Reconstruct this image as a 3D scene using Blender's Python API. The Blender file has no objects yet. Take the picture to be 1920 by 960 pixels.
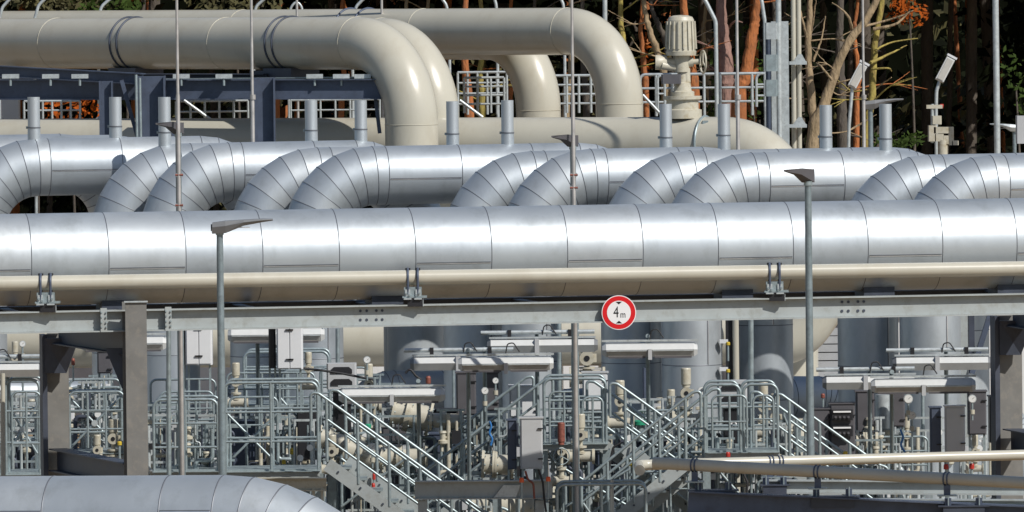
import bpy, math, random
from mathutils import Vector, Matrix
random.seed(7)
R = math.radians
V = Vector
S = bpy.context.scene
COL = S.collection
# ------------------------------------------------------------ camera, sky, sun
F = 16200.0                      # focal length in photo pixels (1920 wide)
CAM = V((0, -150, 10.6))
CR = Matrix.Rotation(R(90 - 1.9), 3, 'X') @ Matrix.Rotation(R(-0.6), 3, 'Z')
cd = bpy.data.cameras.new('camera'); cam = bpy.data.objects.new('camera', cd); COL.objects.link(cam)
cam.matrix_world = Matrix.Translation(CAM) @ CR.to_4x4()
cd.sensor_width = 36; cd.lens = 36 * F / 1920; cd.clip_start = 1; cd.clip_end = 4000
S.camera = cam
SUN_EL, SUN_AZ = 43, 46          # azimuth: degrees to the right of the camera's back
w = bpy.data.worlds.new('World'); S.world = w; w.use_nodes = True
nt = w.node_tree; bg = nt.nodes['Background']
sky = nt.nodes.new('ShaderNodeTexSky'); sky.sky_type = 'NISHITA'; sky.sun_disc = False
sky.sun_elevation = R(SUN_EL)
sdir = V((math.sin(R(SUN_AZ)) * math.cos(R(SUN_EL)), -math.cos(R(SUN_AZ)) * math.cos(R(SUN_EL)), math.sin(R(SUN_EL))))
sky.sun_rotation = math.atan2(sdir.x, sdir.y)
sky.air_density = 1.0; sky.dust_density = 0.6; sky.ozone_density = 1.3
nt.links.new(sky.outputs[0], bg.inputs[0]); bg.inputs[1].default_value = 0.08
sl = bpy.data.lights.new('sun', 'SUN'); sl.energy = 4.7; sl.angle = R(0.5); sl.color = (1, 0.96, 0.90)
so = bpy.data.objects.new('sun', sl); COL.objects.link(so)
so.rotation_euler = sdir.to_track_quat('Z', 'Y').to_euler()
S.view_settings.view_transform = 'Standard'; S.view_settings.look = 'None'
S.view_settings.exposure = 0.0; S.view_settings.gamma = 1
S.render.engine = 'CYCLES'

# ------------------------------------------------------------ helpers
def P(px, py, Y):
    d = CR @ V(((px - 960) / F, -(py - 480) / F, -1))
    return CAM + d * ((Y - CAM.y) / d.y)
def m_(px, Y): return px * (Y + 150) / F
def PZ(px, py, Y, z):            # ground-projected point under pixel, at height z
    p = P(px, py, Y); return V((p.x, p.y, z))

MATS = {}
def mat(name, col, rough=.5, metal=0, var=.12, scale=3, bump=0, bscale=20, dirt=None, spec=.5, coat=0, stretch=(1,1,1), thr=(.5,.72)):
    m = bpy.data.materials.new(name); m.use_nodes = True
    t = m.node_tree; b = t.nodes['Principled BSDF']
    b.inputs['Roughness'].default_value = rough; b.inputs['Metallic'].default_value = metal
    b.inputs['Specular IOR Level'].default_value = spec; b.inputs['Coat Weight'].default_value = coat
    g = t.nodes.new('ShaderNodeTexCoord'); mp = t.nodes.new('ShaderNodeMapping'); mp.inputs['Scale'].default_value = stretch
    t.links.new(g.outputs['Object'], mp.inputs[0])
    n = t.nodes.new('ShaderNodeTexNoise'); n.inputs['Scale'].default_value = scale; n.inputs['Detail'].default_value = 6
    t.links.new(mp.outputs[0], n.inputs['Vector'])
    r = t.nodes.new('ShaderNodeValToRGB'); c = V(col)
    r.color_ramp.elements[0].position = .3; r.color_ramp.elements[1].position = .7
    r.color_ramp.elements[0].color = (*(c * (1 - var)), 1); r.color_ramp.elements[1].color = (*(c * (1 + var)), 1)
    t.links.new(n.outputs['Fac'], r.inputs[0]); out = r.outputs[0]
    if dirt:
        n2 = t.nodes.new('ShaderNodeTexNoise'); n2.inputs['Scale'].default_value = scale * 2.3; n2.inputs['Detail'].default_value = 10
        n2.inputs['Roughness'].default_value = .7; t.links.new(mp.outputs[0], n2.inputs['Vector'])
        r2 = t.nodes.new('ShaderNodeValToRGB'); r2.color_ramp.elements[0].position = thr[0]; r2.color_ramp.elements[1].position = thr[1]
        t.links.new(n2.outputs['Fac'], r2.inputs[0])
        mx = t.nodes.new('ShaderNodeMix'); mx.data_type = 'RGBA'
        t.links.new(r2.outputs[0], mx.inputs[0]); t.links.new(out, mx.inputs[6]); mx.inputs[7].default_value = (*dirt, 1)
        out = mx.outputs[2]
    t.links.new(out, b.inputs['Base Color'])
    mr = t.nodes.new('ShaderNodeMapRange'); mr.inputs[3].default_value = rough * .85; mr.inputs[4].default_value = min(1, rough * 1.18)
    t.links.new(n.outputs['Fac'], mr.inputs[0]); t.links.new(mr.outputs[0], b.inputs['Roughness'])
    if bump:
        nb = t.nodes.new('ShaderNodeTexNoise'); nb.inputs['Scale'].default_value = bscale; nb.inputs['Detail'].default_value = 3
        t.links.new(mp.outputs[0], nb.inputs['Vector'])
        bp = t.nodes.new('ShaderNodeBump'); bp.inputs['Strength'].default_value = bump; bp.inputs['Distance'].default_value = .05
        t.links.new(nb.outputs['Fac'], bp.inputs['Height']); t.links.new(bp.outputs[0], b.inputs['Normal'])
    MATS[name] = m; return m
CLAD = [mat('clad_sheet%d' % i, c, ro, .62, .05, .7, .35, 1.1, dirt=(c[0]*.74, c[1]*.74, c[2]*.72), thr=(.5,.8), stretch=(1,1,.6)) for i, (c, ro) in enumerate(
    [((.46,.50,.53), .47), ((.485,.52,.545), .50), ((.435,.475,.51), .48)])]
mat('seam', (.16,.17,.19), .5, .5)
mat('seam_edge', (.8,.8,.8), .35, .9)
mat('beige', (.445,.425,.355), .29, 0, .05, .8, .04, 3, dirt=(.38,.345,.27), coat=.12, thr=(.5,.85), stretch=(1,1,.45))
mat('beige_matt', (.45,.425,.345), .42, 0, .08, 3, .06, 20, dirt=(.34,.29,.19))
mat('galv', (.30,.36,.375), .42, .45, .16, 9, dirt=(.24,.27,.28))
mat('galv_light', (.47,.51,.52), .42, .4, .14, 7, dirt=(.33,.35,.35))
mat('beam_paint', (.345,.375,.375), .5, .15, .07, 2.2, dirt=(.27,.28,.26))
mat('column_paint', (.165,.162,.152), .6, .1, .12, 3, dirt=(.22,.205,.18))
mat('steel_dark', (.055,.065,.09), .5, .3, .2, 3)
mat('steel_navy_shade', (.075,.095,.14), .5, .3, .15, 3, dirt=(.06,.07,.1))  # shade on the rack and support beams put into the navy; fittings share it
mat('black', (.015,.015,.018), .45)
mat('rubber', (.02,.02,.022), .6)
mat('lamp_grey', (.19,.195,.2), .45, .2, .08)
mat('lamp_pole', (.22,.27,.29), .42, .4, .12, 6, dirt=(.16,.19,.2))
mat('rod', (.42,.40,.38), .45, .5, .15, 4)
mat('white_box', (.62,.63,.64), .4, 0, .04, 2, dirt=(.5,.5,.49), thr=(.6,.8))
mat('grey_box', (.42,.43,.44), .45, 0, .05, 2)
mat('dark_box', (.085,.082,.09), .5, 0, .1, 3)
mat('fixture_white', (.54,.55,.54), .35, 0, .06, 4, dirt=(.5,.49,.46), thr=(.55,.8))
mat('lens', (.45,.44,.41), .2, 0, .1, 8, coat=.5)
mat('sign_red', (.62,.008,.012), .35, 0, .03)
mat('sign_white', (.78,.78,.78), .35, 0, .02)
mat('sign_black', (.012,.012,.012), .4)
mat('red', (.4,.03,.02), .4); mat('orange', (.75,.12,.03), .45); mat('yellow', (.5,.36,.03), .45)
mat('blue', (.03,.16,.42), .4); mat('green', (.02,.25,.14), .4); mat('glass_dial', (.7,.71,.7), .15, 0, .05, coat=.6)
mat('rust_red', (.22,.07,.05), .6, .2, .3, 30)
mat('ground', (.27,.175,.09), .95, 0, .22, .5, .6, 30, dirt=(.22,.20,.14))
mat('concrete', (.36,.35,.33), .85, 0, .12, 1.5, .2, 25, dirt=(.27,.26,.24))
mat('slat', (.55,.56,.58), .4, .6, .05)
mat('bark_pine', (.36,.12,.035), .9, 0, .35, 4, .9, 14, dirt=(.13,.07,.045), stretch=(1,1,.35))
mat('bark_pink', (.26,.15,.12), .9, 0, .3, 4, .9, 14, dirt=(.14,.085,.07), stretch=(1,1,.35))
mat('bark_tan', (.30,.22,.13), .9, 0, .3, 4, .9, 14, dirt=(.14,.10,.05), stretch=(1,1,.35))
mat('bark_moss', (.30,.24,.06), .9, 0, .3, 5, .9, 14, dirt=(.16,.09,.04), stretch=(1,1,.35))
mat('bark_grey', (.085,.07,.055), .9, 0, .3, 4, .9, 14, dirt=(.07,.055,.05), stretch=(1,1,.35))
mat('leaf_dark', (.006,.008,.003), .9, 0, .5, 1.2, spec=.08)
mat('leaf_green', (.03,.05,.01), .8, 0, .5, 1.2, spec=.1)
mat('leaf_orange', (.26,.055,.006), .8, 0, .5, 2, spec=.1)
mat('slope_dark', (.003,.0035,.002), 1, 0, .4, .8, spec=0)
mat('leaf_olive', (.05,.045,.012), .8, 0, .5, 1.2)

class M:
    """collects geometry in world space; build() links it as ONE mesh object"""
    def __init__(s): s.v = []; s.f = []; s.mi = []; s.sm = []; s.mats = []
    def mid(s, mt):
        mt = MATS[mt] if isinstance(mt, str) else mt
        if mt not in s.mats: s.mats.append(mt)
        return s.mats.index(mt)
    def add(s, vs, fs, mt, smooth=False):
        o = len(s.v); k = s.mid(mt); s.v += [V(a) for a in vs]
        for f in fs: s.f.append([i + o for i in f]); s.mi.append(k); s.sm.append(smooth)
        return s
    def box(s, c, size, mt, rz=0, ax=None, bevel=0):
        """box centred at c; ax = (X,Y,Z) unit axes"""
        if ax is None:
            q = Matrix.Rotation(rz, 3, 'Z'); ax = [q @ V((1,0,0)), q @ V((0,1,0)), V((0,0,1))]
        X, Yv, Z = [a * h / 2 for a, h in zip(ax, size)]
        c = V(c)
        if bevel:
            b = bevel
            ly, lx, lz = (1 - 2*b/size[1]), (1 - 2*b/size[0]), (1 - 2*b/size[2])
            prof = [(-1,-ly),(-lx,-1),(lx,-1),(1,-ly),(1,ly),(lx,1),(-lx,1),(-1,ly)]
            vs = []
            for zz, sc in ((-1,1),(1,1)):
                for (a, d) in prof: vs.append(c + X*a + Yv*d + Z*zz)
            fs = [[i, (i+1) % 8, 8 + (i+1) % 8, 8+i] for i in range(8)] + [list(range(7,-1,-1)), list(range(8,16))]
            return s.add(vs, fs, mt)
        vs = [c + X*a + Yv*b + Z*d for d in (-1,1) for a, b in ((-1,-1),(1,-1),(1,1),(-1,1))]
        return s.add(vs, [[3,2,1,0],[4,5,6,7],[0,1,5,4],[1,2,6,5],[2,3,7,6],[3,0,4,7]], mt)
    def bar(s, a, b, wd, ht, mt, up=V((0,0,1))):
        """rectangular bar from a to b; wd across, ht along up"""
        a, b = V(a), V(b); d = (b - a); L = d.length; d.normalize()
        side = d.cross(up); side.normalize(); u = side.cross(d)
        return s.box((a+b)/2, (L, wd, ht), mt, ax=(d, -side, u))
    def ring(s, c, n, up, r, k):
        n = n.normalized(); a = up - n * up.dot(n)
        if a.length < 1e-4: a = V((1,0,0)) - n * n.x
        a.normalize(); b = n.cross(a)
        return [c + (a * math.cos(2*math.pi*i/k) + b * math.sin(2*math.pi*i/k)) * r for i in range(k)]
    def tube(s, pts, r, mt, k=10, caps=True, radii=None, up=None):
        pts = [V(p) for p in pts]; n = len(pts); rad = radii or [r] * n
        t = [(pts[min(i+1, n-1)] - pts[max(i-1, 0)]).normalized() for i in range(n)]
        u = up or (V((0,0,1)) if abs(t[0].z) < .9 else V((0,1,0)))
        vs = []
        for i in range(n):
            u = u - t[i] * u.dot(t[i])
            if u.length < 1e-5: u = V((1,.1,0)).cross(t[i])
            u.normalize(); vs += s.ring(pts[i], t[i], u, rad[i], k)
        fs = [[i*k+j, i*k+(j+1) % k, (i+1)*k+(j+1) % k, (i+1)*k+j] for i in range(n-1) for j in range(k)]
        s.add(vs, fs, mt, True)
        if caps:
            s.add(vs[:k], [list(range(k-1,-1,-1))], mt); s.add(vs[-k:], [list(range(k))], mt)
        return s
    def cyl(s, a, b, r, mt, k=16, r2=None): return s.tube([a, b], r, mt, k, True, [r, r if r2 is None else r2])
    def lathe(s, c, axis, prof, mt, k=16):
        """prof = [(distance along axis, radius)] with hard edges between rows"""
        axis = V(axis).normalized(); c = V(c)
        for (h0, r0), (h1, r1) in zip(prof, prof[1:]):
            a = s.ring(c + axis*h0, axis, V((0,0,1)) if abs(axis.z) < .9 else V((0,1,0)), max(r0, 1e-4), k)
            b = s.ring(c + axis*h1, axis, V((0,0,1)) if abs(axis.z) < .9 else V((0,1,0)), max(r1, 1e-4), k)
            s.add(a + b, [[j, (j+1) % k, k+(j+1) % k, k+j] for j in range(k)], mt, True)
        return s
    def prism(s, poly, depth, mt):
        """poly: world points of a planar outline; depth: extrusion vector"""
        n = len(poly); vs = [V(p) for p in poly] + [V(p) + depth for p in poly]
        return s.add(vs, [list(range(n)), list(range(2*n-1, n-1, -1))] + [[i, (i+1) % n, n+(i+1) % n, n+i][::-1] for i in range(n)], mt)
    def torus(s, c, axis, Rr, r, mt, k=28, kk=8):
        axis = V(axis).normalized(); u = V((0,0,1)) if abs(axis.z) < .9 else V((1,0,0))
        pts = s.ring(V(c), axis, u, Rr, k); vs = []
        for p in pts:
            o = (p - V(c)).normalized()
            vs += [p + (o * math.cos(2*math.pi*j/kk) + axis * math.sin(2*math.pi*j/kk)) * r for j in range(kk)]
        return s.add(vs, [[i*kk+j, i*kk+(j+1) % kk, ((i+1) % k)*kk+(j+1) % kk, ((i+1) % k)*kk+j] for i in range(k) for j in range(kk)], mt, True)
    def build(s, name, parent=None, origin=None):
        if origin is None:
            origin = parent.get('_o') if parent else None
            origin = V(origin) if origin is not None else V((sum(v.x for v in s.v)/len(s.v), sum(v.y for v in s.v)/len(s.v), min(v.z for v in s.v)))
        me = bpy.data.meshes.new(name)
        me.from_pydata([tuple(v - origin) for v in s.v], [], s.f)
        for mt in s.mats: me.materials.append(mt)
        me.polygons.foreach_set('material_index', s.mi); me.polygons.foreach_set('use_smooth', s.sm)
        me.update()
        o = bpy.data.objects.new(name, me); COL.objects.link(o)
        if parent: o.parent = parent; o['_o'] = tuple(origin)
        else: o.location = origin; o['_o'] = tuple(origin)
        return o
def tag(o, label, cat, group=None, kind=None):
    if label: o['label'] = label
    if cat: o['category'] = cat
    if group: o['group'] = group
    if kind: o['kind'] = kind
    return o
def thing(name, label, cat, loc, group=None):
    o = bpy.data.objects.new(name, None); COL.objects.link(o); o.location = loc; o['_o'] = tuple(loc)
    o.empty_display_size = .2
    return tag(o, label, cat, group)
def fillet(pts, rad, n=8):
    """polyline with rounded corners"""
    pts = [V(p) for p in pts]; out = [pts[0]]
    for a, b, c in zip(pts, pts[1:], pts[2:]):
        d0 = (a - b).normalized(); d1 = (c - b).normalized()
        ang = d0.angle(d1)
        if ang > 3.1: out.append(b); continue
        t = min(rad / math.tan(ang/2), (a-b).length*.49, (c-b).length*.49); r = t * math.tan(ang/2)
        ctr = b + (d0 + d1).normalized() * (r / math.sin(ang/2))
        s0 = b + d0*t - ctr; s1 = b + d1*t - ctr; tot = s0.angle(s1)
        for i in range(n+1):
            f = i/n
            out.append(ctr + (s0 * math.sin((1-f)*tot) + s1 * math.sin(f*tot)) / math.sin(tot))
    out.append(pts[-1]); return out
GROUND = 0.0

def clad_pipe(mm, path, r, bends, seg=1.35, k=56, first=0.6, lseam=-.55, bead=.008, offs=None):
    """path: corner points; mitred elbows of radius `bends`; sheets are separate smooth drums with dark seam beads"""
    pts = [V(p) for p in path]
    fine = fillet(pts, bends, 7) if len(pts) > 2 else pts
    # subdivide long straights
    P2 = [fine[0]]; gore = []
    for a, b in zip(fine, fine[1:]):
        L = (b-a).length
        if L > seg * 1.1:
            d = (b-a)/L; x = (first if P2[-1] is fine[0] else .22); xs = []
            i = 0
            while x < L - .2:
                xs.append(x); x += (offs[i % len(offs)] if offs else seg); i += 1
            for x in xs: P2.append(a + d*x); gore.append(False)
            P2.append(b); gore.append(False)
        else: P2.append(b); gore.append(True)
    n = len(P2); t = [(P2[i+1]-P2[i]).normalized() for i in range(n-1)]
    u = V((0,0,1)) if abs(t[0].z) < .9 else V((0,1,0))
    us = []
    for d in t:
        u = u - d*u.dot(d)
        u.normalize(); us.append(u.copy())
    def mring(c, d, u, nrm, rr, shift=0):
        b = d.cross(u); o = []
        for i in range(k):
            q = (u*math.cos(2*math.pi*i/k) + b*math.sin(2*math.pi*i/k))*rr
            o.append(c + q - d*(q.dot(nrm)/d.dot(nrm)) + d*shift)
        return o
    nr = [t[0]] + [(t[i-1]+t[i]).normalized() for i in range(1, n-1)] + [t[-1]]
    for i in range(n-1):
        a = mring(P2[i], t[i], us[i], nr[i], r); b = mring(P2[i+1], t[i], us[i], nr[i+1], r)
        mm.add(a+b, [[j, (j+1) % k, k+(j+1) % k, k+j] for j in range(k)], CLAD[random.randrange(3)], True)
        if i:                      # bead over the joint
            wd = bead
            a0 = mring(P2[i], t[i-1], us[i-1], nr[i], r+.002, -wd); a1 = mring(P2[i], t[i-1], us[i-1], nr[i], r+.007)
            mm.add(a0+a1, [[j, (j+1) % k, k+(j+1) % k, k+j] for j in range(k)], 'seam', True)
            b0 = mring(P2[i], t[i], us[i], nr[i], r+.007); b1 = mring(P2[i], t[i], us[i], nr[i], r+.002, wd)
            mm.add(b0+b1, [[j, (j+1) % k, k+(j+1) % k, k+j] for j in range(k)], 'seam', True)
        if (P2[i+1]-P2[i]).length > .8 and not gore[i] and lseam is not None and i % 2 == 0:
            ang = lseam; d = t[i]; side = d.cross(V((0,0,1)))
            if side.length < .1: side = V((.45,-1,0))
            side.normalize(); up = side.cross(d)
            if side.y > 0: side = -side
            for da, mt, wdt in ((0, 'seam', .010), (-.022, 'seam_edge', .008)):
                q = side*math.cos(ang+da) + up*math.sin(ang+da); tg = -side*math.sin(ang+da) + up*math.cos(ang+da)
                c0 = P2[i] + q*(r+.003) + d*.02; c1 = P2[i+1] + q*(r+.003) - d*.02
                mm.box((c0+c1)/2, ((c1-c0).length, .006, wdt*2), mt, ax=(d, q, tg))
    for c, d, e in ((P2[0], t[0], 0), (P2[-1], t[-1], -1)):
        rr = mring(c, d, us[e], d, r); mm.add(rr, [list(range(k))], 'seam')

# ------------------------------------------------------------ setting
g = M(); g.add([(-400,-170,0),(400,-170,0),(400,1200,0),(-400,1200,0)], [[0,1,2,3]], 'ground')
tag(g.build('ground'), None, None, kind='structure')
g = M(); g.add([(-40,7,.004),(40,7,.004),(40,34,.004),(-40,34,.004)], [[0,1,2,3]], 'concrete')
tag(g.build('pavement'), None, None, kind='structure')

TY = math.tan(R(11))
def YM(px): return (px - 960) / 108 * TY
def line(x0, y0, x1, y1, dY=0, yaw=None):
    """two world points on the rack's direction through these pixels"""
    return P(x0, y0, YM(x0) + dY), P(x1, y1, YM(x1) + dY)

# ------------------------------------------------------------ main clad pipe
mp_ = M(); a, b = line(-90, 489, 2010, 454)
clad_pipe(mp_, [a, b], .79, 1, seg=1.335, k=96, first=1.27, lseam=-.19, bead=.007)
o = thing('clad_pipeline', 'huge silver clad pipe running the full width above the long grey beam', 'pipe', a)
mp_.build('cladding', o)
for px in (215, 720, 1375, 1640, 1890):                     # shoes under the pipe
    c = P(px, 575 - (px/1920)*30, YM(px))
    s_ = M(); s_.box(c, (.55, .7, .26), 'steel_dark', R(11)).box(c + V((0,0,-.12)), (.75, .9, .03), 'galv', R(11)); s_.build('pipe_shoe', o)

# narrow beige pipe along the front of it
DB = -1.15
sp = M(); a, b = line(-90, 533, 2010, 502, DB)
o = thing('beige_pipeline', 'narrow cream pipe running straight along the front of the huge silver pipe', 'pipe', a)
sp.tube([a, b], .127, 'beige', 28); sp.build('pipe_run', o)
# its clamps
def bolt(mm, p, ax, r=.02, h=.03, mt='galv'): mm.cyl(p, V(p)+V(ax)*h, r, mt, 6)
for px, lab in ((86, 'double clamp bracket holding the narrow cream pipe, just left of the brown column'),
                (774, 'double clamp bracket holding the narrow cream pipe, midway between the street lamps'),
                (1452, 'double clamp bracket holding the narrow cream pipe, beside the right street lamp pole')):
    Y = YM(px) + DB; c = P(px, 533 - 31*(px+90)/2100, Y)
    o = thing('pipe_clamp', lab, 'pipe clamp', c - V((0,0,.5)), 'clamps on the cream pipe')
    for s in (-1, 1):
        x = s*.085
        u = M(); arc = [c + V((x, -.17*math.cos(t)*1, .155*math.sin(t))) for t in [R(q) for q in range(0, 181, 15)]]
        arc = [c + V((x, -.155, -.30))] + arc + [c + V((x, .155, -.3))]
        u.tube(arc, .022, 'steel_navy_shade', 8); u.build('u_bolt', o)
        k = M(); k.cyl(c + V((x,-.02,.09)), c + V((x,-.02,.145)), .03, 'steel_navy_shade', 8).cyl(c + V((x,-.02,.13)), c + V((x,-.02,.165)), .045, 'black', 8)
        k.build('bolt_head', o)
        g = M(); g.box(c + V((s*.09, -.15, -.28)), (.09, .05, .16), 'galv_light').box(c + V((s*.09,-.18,-.36)), (.13,.09,.025), 'galv_light'); bolt(g, c + V((s*.11,-.18,-.27)), V((0,-1,0))); bolt(g, c + V((s*.06,-.18,-.30)), V((0,-1,0))); g.build('bracket', o)
    g = M(); g.box(c + V((0,-.02,-.24)), (.30,.26,.16), 'galv').box(c + V((.03,0,-.33)), (.42,.36,.03), 'galv'); g.build('saddle', o)
    g = M(); g.box(c + V((.04,-.05,-.42)), (.26,.27,.15), 'black').box(c + V((.17,-.14,-.42)), (.02,.03,.15), 'galv_light'); g.build('spacer_block', o)  # block coloured black to stand for the shade on it

# ------------------------------------------------------------ rack: long I-beams, columns
def ibeam(mm, a, b, h, w, tf=.022, tw=.014, mt='beam_paint', up=V((0,0,1))):
    a, b = V(a), V(b); d = (b-a).normalized(); s = d.cross(up).normalized(); u = s.cross(d)
    mm.bar(a + u*(h/2 - tf/2), b + u*(h/2 - tf/2), w, tf, mt, up)
    mm.bar(a - u*(h/2 - tf/2), b - u*(h/2 - tf/2), w, tf, mt, up)
    mm.bar(a, b, tw, h - 2*tf - .004, mt, up)
YW = Matrix.Rotation(R(11), 3, 'Z'); RX = YW @ V((1,0,0)); RY = YW @ V((0,1,0))
rack = thing('pipe_rack', 'grey steel pipe rack under the huge silver pipe, long beam and brown columns', 'pipe rack', PZ(255, 700, YM(255)+DB, 0))
bm_ = M(); a, b = line(-90, 607, 2010, 568, DB)
ibeam(bm_, a, b, .37, .27); fb = bm_.build('long_beam', rack)
for px in (707, 1610, 2300):
    for dx in (-36, -24, -.1+0, 0):
        pass
for px0 in (678, 1581):
    bo = M()
    for dx in (-3, 9, 27, 38):
        for dy in (-8, 9):
            px = px0 + dx; py = 607 - 39*(px+90)/2100 + dy - 2
            c = P(px, py, YM(px)+DB); c = c - RY*.007
            bo.cyl(c, c - RY*.03, .026, 'steel_dark', 6).cyl(c, c - RY*.008, .034, 'steel_dark', 10)
    bo.build('bolt_group', fb)
for px in (192, 313):
    c = P(px, 603 - 39*px/2100, YM(px)+DB)
    s_ = M(); s_.box(c - RY*.155, (.11, .02, .41), 'beam_paint', R(11)).box(c-RY*.08, (.02,.14,.32), 'beam_paint', R(11))
    for dz in (-.12, -.04, .05, .13):
        for sx in (-.04, .04): s_.cyl(c + V((sx,0,dz)) - RY*.165, c + V((sx,0,dz)) - RY*.19, .016, 'galv', 6)
    s_.build('end_plate', fb)
bm_ = M(); a, b = line(-90, 597, 2010, 558, 1.15)
ibeam(bm_, a, b, .37, .30, mt='steel_dark'); bm_.build('long_beam', rack)
for px in (20, 223, 460, 693, 990, 1375, 1640, 1880):
    c = P(px, 577 - (px/1920)*34, YM(px)); s_ = M(); ibeam(s_, c - RY*1.0 - V((0,0,.12)), c + RY*1.0 - V((0,0,.12)), .16, .16, mt='steel_navy_shade'); s_.build('cross_beam', rack)
def column(px0, px1, ytop, Y, mt, facew):
    """H column: wide flange toward the camera"""
    pc = (px0+px1)/2; top = P(pc, ytop, Y); ww = m_(px1-px0, Y)
    c = M(); h = top.z
    c.box((top.x, Y, h/2), (ww, .03, h), mt, R(6))
    c.box(V((top.x, Y, h/2)) + RY*.36, (ww, .03, h), mt, R(6))
    c.box(V((top.x, Y, h/2)) + RY*.18, (.02, .32, h-.006), mt, R(6))
    c.box((top.x, Y, h+.012), (ww+.04, .1, .025), 'galv_light', R(6))
    return c, top
for (fx, bx, w0, lab) in ((254.5, 106, 40, 0), (1893+155, 1893, 46, 0)):
    c, top = column(fx-20, fx+20, 567 if fx < 900 else 540, YM(fx)-1.55, 'column_paint', 0); f = c.build('column', rack)
    c = M(); Yb = YM(bx)+4.2; t2 = P(bx, 626 if fx < 900 else 592, Yb)
    hh = t2.z; ww = m_(w0, Yb)
    c.box((t2.x, Yb, hh/2), (ww, .03, hh), 'column_paint', R(11))
    c.box((t2.x-ww*.62, Yb-.1, hh/2), (m_(9,Yb), .36, hh), 'steel_dark', R(11))
    c.box((t2.x, Yb+.36, hh/2), (ww, .03, hh), 'column_paint', R(11)); c.build('column', rack)
    # haunches and cross girders
    ft = V((top.x, top.y+.2, 0))
    g = M(); ibeam(g, V((ft.x-.1, ft.y+.3, 4.28)), V((t2.x+.05, t2.y-.2, 4.28)), .42, .30, mt='steel_dark'); g.build('girder', rack)
    yl = P(100, 868, YM(100)+3).z
    g = M(); ibeam(g, V((ft.x-.12, ft.y+.25, yl)), V((t2.x, t2.y-.18, yl)), .40, .32, mt='steel_dark'); g.build('girder', rack)
    for base, sgn in ((t2, 1), (V((ft.x-.22, ft.y+.5, 0)), -1)):
        z1 = 4.18
        x0 = base.x
        if sgn > 0: poly = [V((x0-.2, base.y-.3, z1)), V((x0+.42, base.y-.5, z1)), V((x0+.18, base.y-.3, z1-.62)), V((x0-.2, base.y-.3, z1-.62))]
        else: poly = [V((x0-.34, base.y, z1)), V((x0+.05, base.y, z1)), V((x0+.05, base.y, z1-.8)), V((x0-.02, base.y, z1-.8))]
        g = M(); g.prism(poly, V((0,.16,0)), 'steel_dark'); g.build('haunch', rack)

# ------------------------------------------------------------ height limit sign
Y = YM(1160) + DB - .22; c = P(1160.5, 586, Y); ax = V((-.02,-1,.03)).normalized()
sg = thing('height_sign', 'round red ringed sign reading 4 m hung on the long beam', 'road sign', c - V((0,0,.3)))
def disc(mm, c, ax, r, th, mt, k=56): mm.cyl(c, c + ax*th, r, mt, k)
g = M(); disc(g, c, ax, .298, .02, 'sign_white'); g.build('plate', sg)
g = M(); disc(g, c + ax*.02, ax, .284, .003, 'sign_red'); g.build('red_ring', sg)
g = M(); disc(g, c + ax*.023, ax, .205, .003, 'sign_white'); g.build('dial_face', sg)
sX = V((0,0,1)).cross(-ax).normalized() * -1
sX = (-ax).cross(V((0,0,1))).normalized(); sZ = sX.cross(-ax).normalized()
g = M()
for s in (1, -1):
    p = [(-.095, .183*s), (.095, .183*s), (.07, .155*s), (0, .118*s), (-.07, .155*s)]
    if s < 0: p = p[::-1]
    p = [(-.055,.187*s),(.055,.187*s),(0,.14*s)] if s > 0 else [(0,.14*s),(.055,.187*s),(-.055,.187*s)]
    g.prism([c + ax*.0262 + sX*x + sZ*z for x, z in p], ax*.002, 'sign_black')
g.build('arrow_mark', sg)
def text_mesh(txt, size, pos, parent, xs=.8, mt='sign_black', off=.012):
    cu = bpy.data.curves.new('t', 'FONT'); cu.body = txt; cu.size = size; cu.align_x = 'CENTER'; cu.align_y = 'CENTER'; cu.extrude = .001; cu.offset = off
    to = bpy.data.objects.new('t', cu); COL.objects.link(to)
    dg = bpy.context.evaluated_depsgraph_get(); dg.update()
    me = bpy.data.meshes.new_from_object(to.evaluated_get(dg)); bpy.data.objects.remove(to)
    mm = M(); mm.add([pos + sX*(v.co.x*xs) + sZ*v.co.y + ax*(v.co.z) for v in me.vertices], [list(p.vertices) for p in me.polygons], mt)
    return mm.build('lettering', parent)
text_mesh('4', .27, c + ax*.0285 - sX*.048 - sZ*.0, sg, .72, off=.0)
text_mesh('m', .165, c + ax*.0285 + sX*.07 - sZ*.038, sg, .78, off=.0)
g = M(); g.box(c + V((0,.08,0)), (.08,.12,.3), 'galv'); g.build('bracket', sg)

# ------------------------------------------------------------ expansion loops behind: riser, run, downcomer
# (elbow's outer left edge at its visible foot, top of run at its left end, run length px)
loops = [(-330, 258, 'far left'), (-240, 260, ''), (-72, 262, ''), (195, 271, ''), (288, 269, ''), (454, 278, ''), (556, 276, ''), (854, 285, ''), (964, 281, ''), (1150, 284, ''), (1264, 288, ''), (1594, 292, ''), (1710, 293, '')]
LL = ['silver clad pipe loop mostly beyond the left edge of the photo, farthest back', 'silver clad pipe loop passing behind the far left elbow', 'silver clad pipe loop whose elbow is cut by the left edge of the photo',
 'silver clad pipe loop with elbow tucked close behind its neighbour left of the lamp', 'silver clad pipe loop whose elbow stands right behind the left dark lamp pole',
 'silver clad pipe loop with elbow half hidden by the widest elbow left of centre', 'silver clad pipe loop with the widest fully visible elbow left of centre', 'silver clad pipe loop whose elbow is just left of the centre dark lamp pole',
 'silver clad pipe loop whose elbow bends right behind the centre dark lamp pole', 'silver clad pipe loop with elbow above and right of the round sign, behind its neighbour', 'silver clad pipe loop with elbow just left of the tall right street lamp',
 'silver clad pipe loop with elbow just right of the tall right street lamp', 'silver clad pipe loop with the rightmost nearest elbow']
LOOPR = .575
loopline = []
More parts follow.
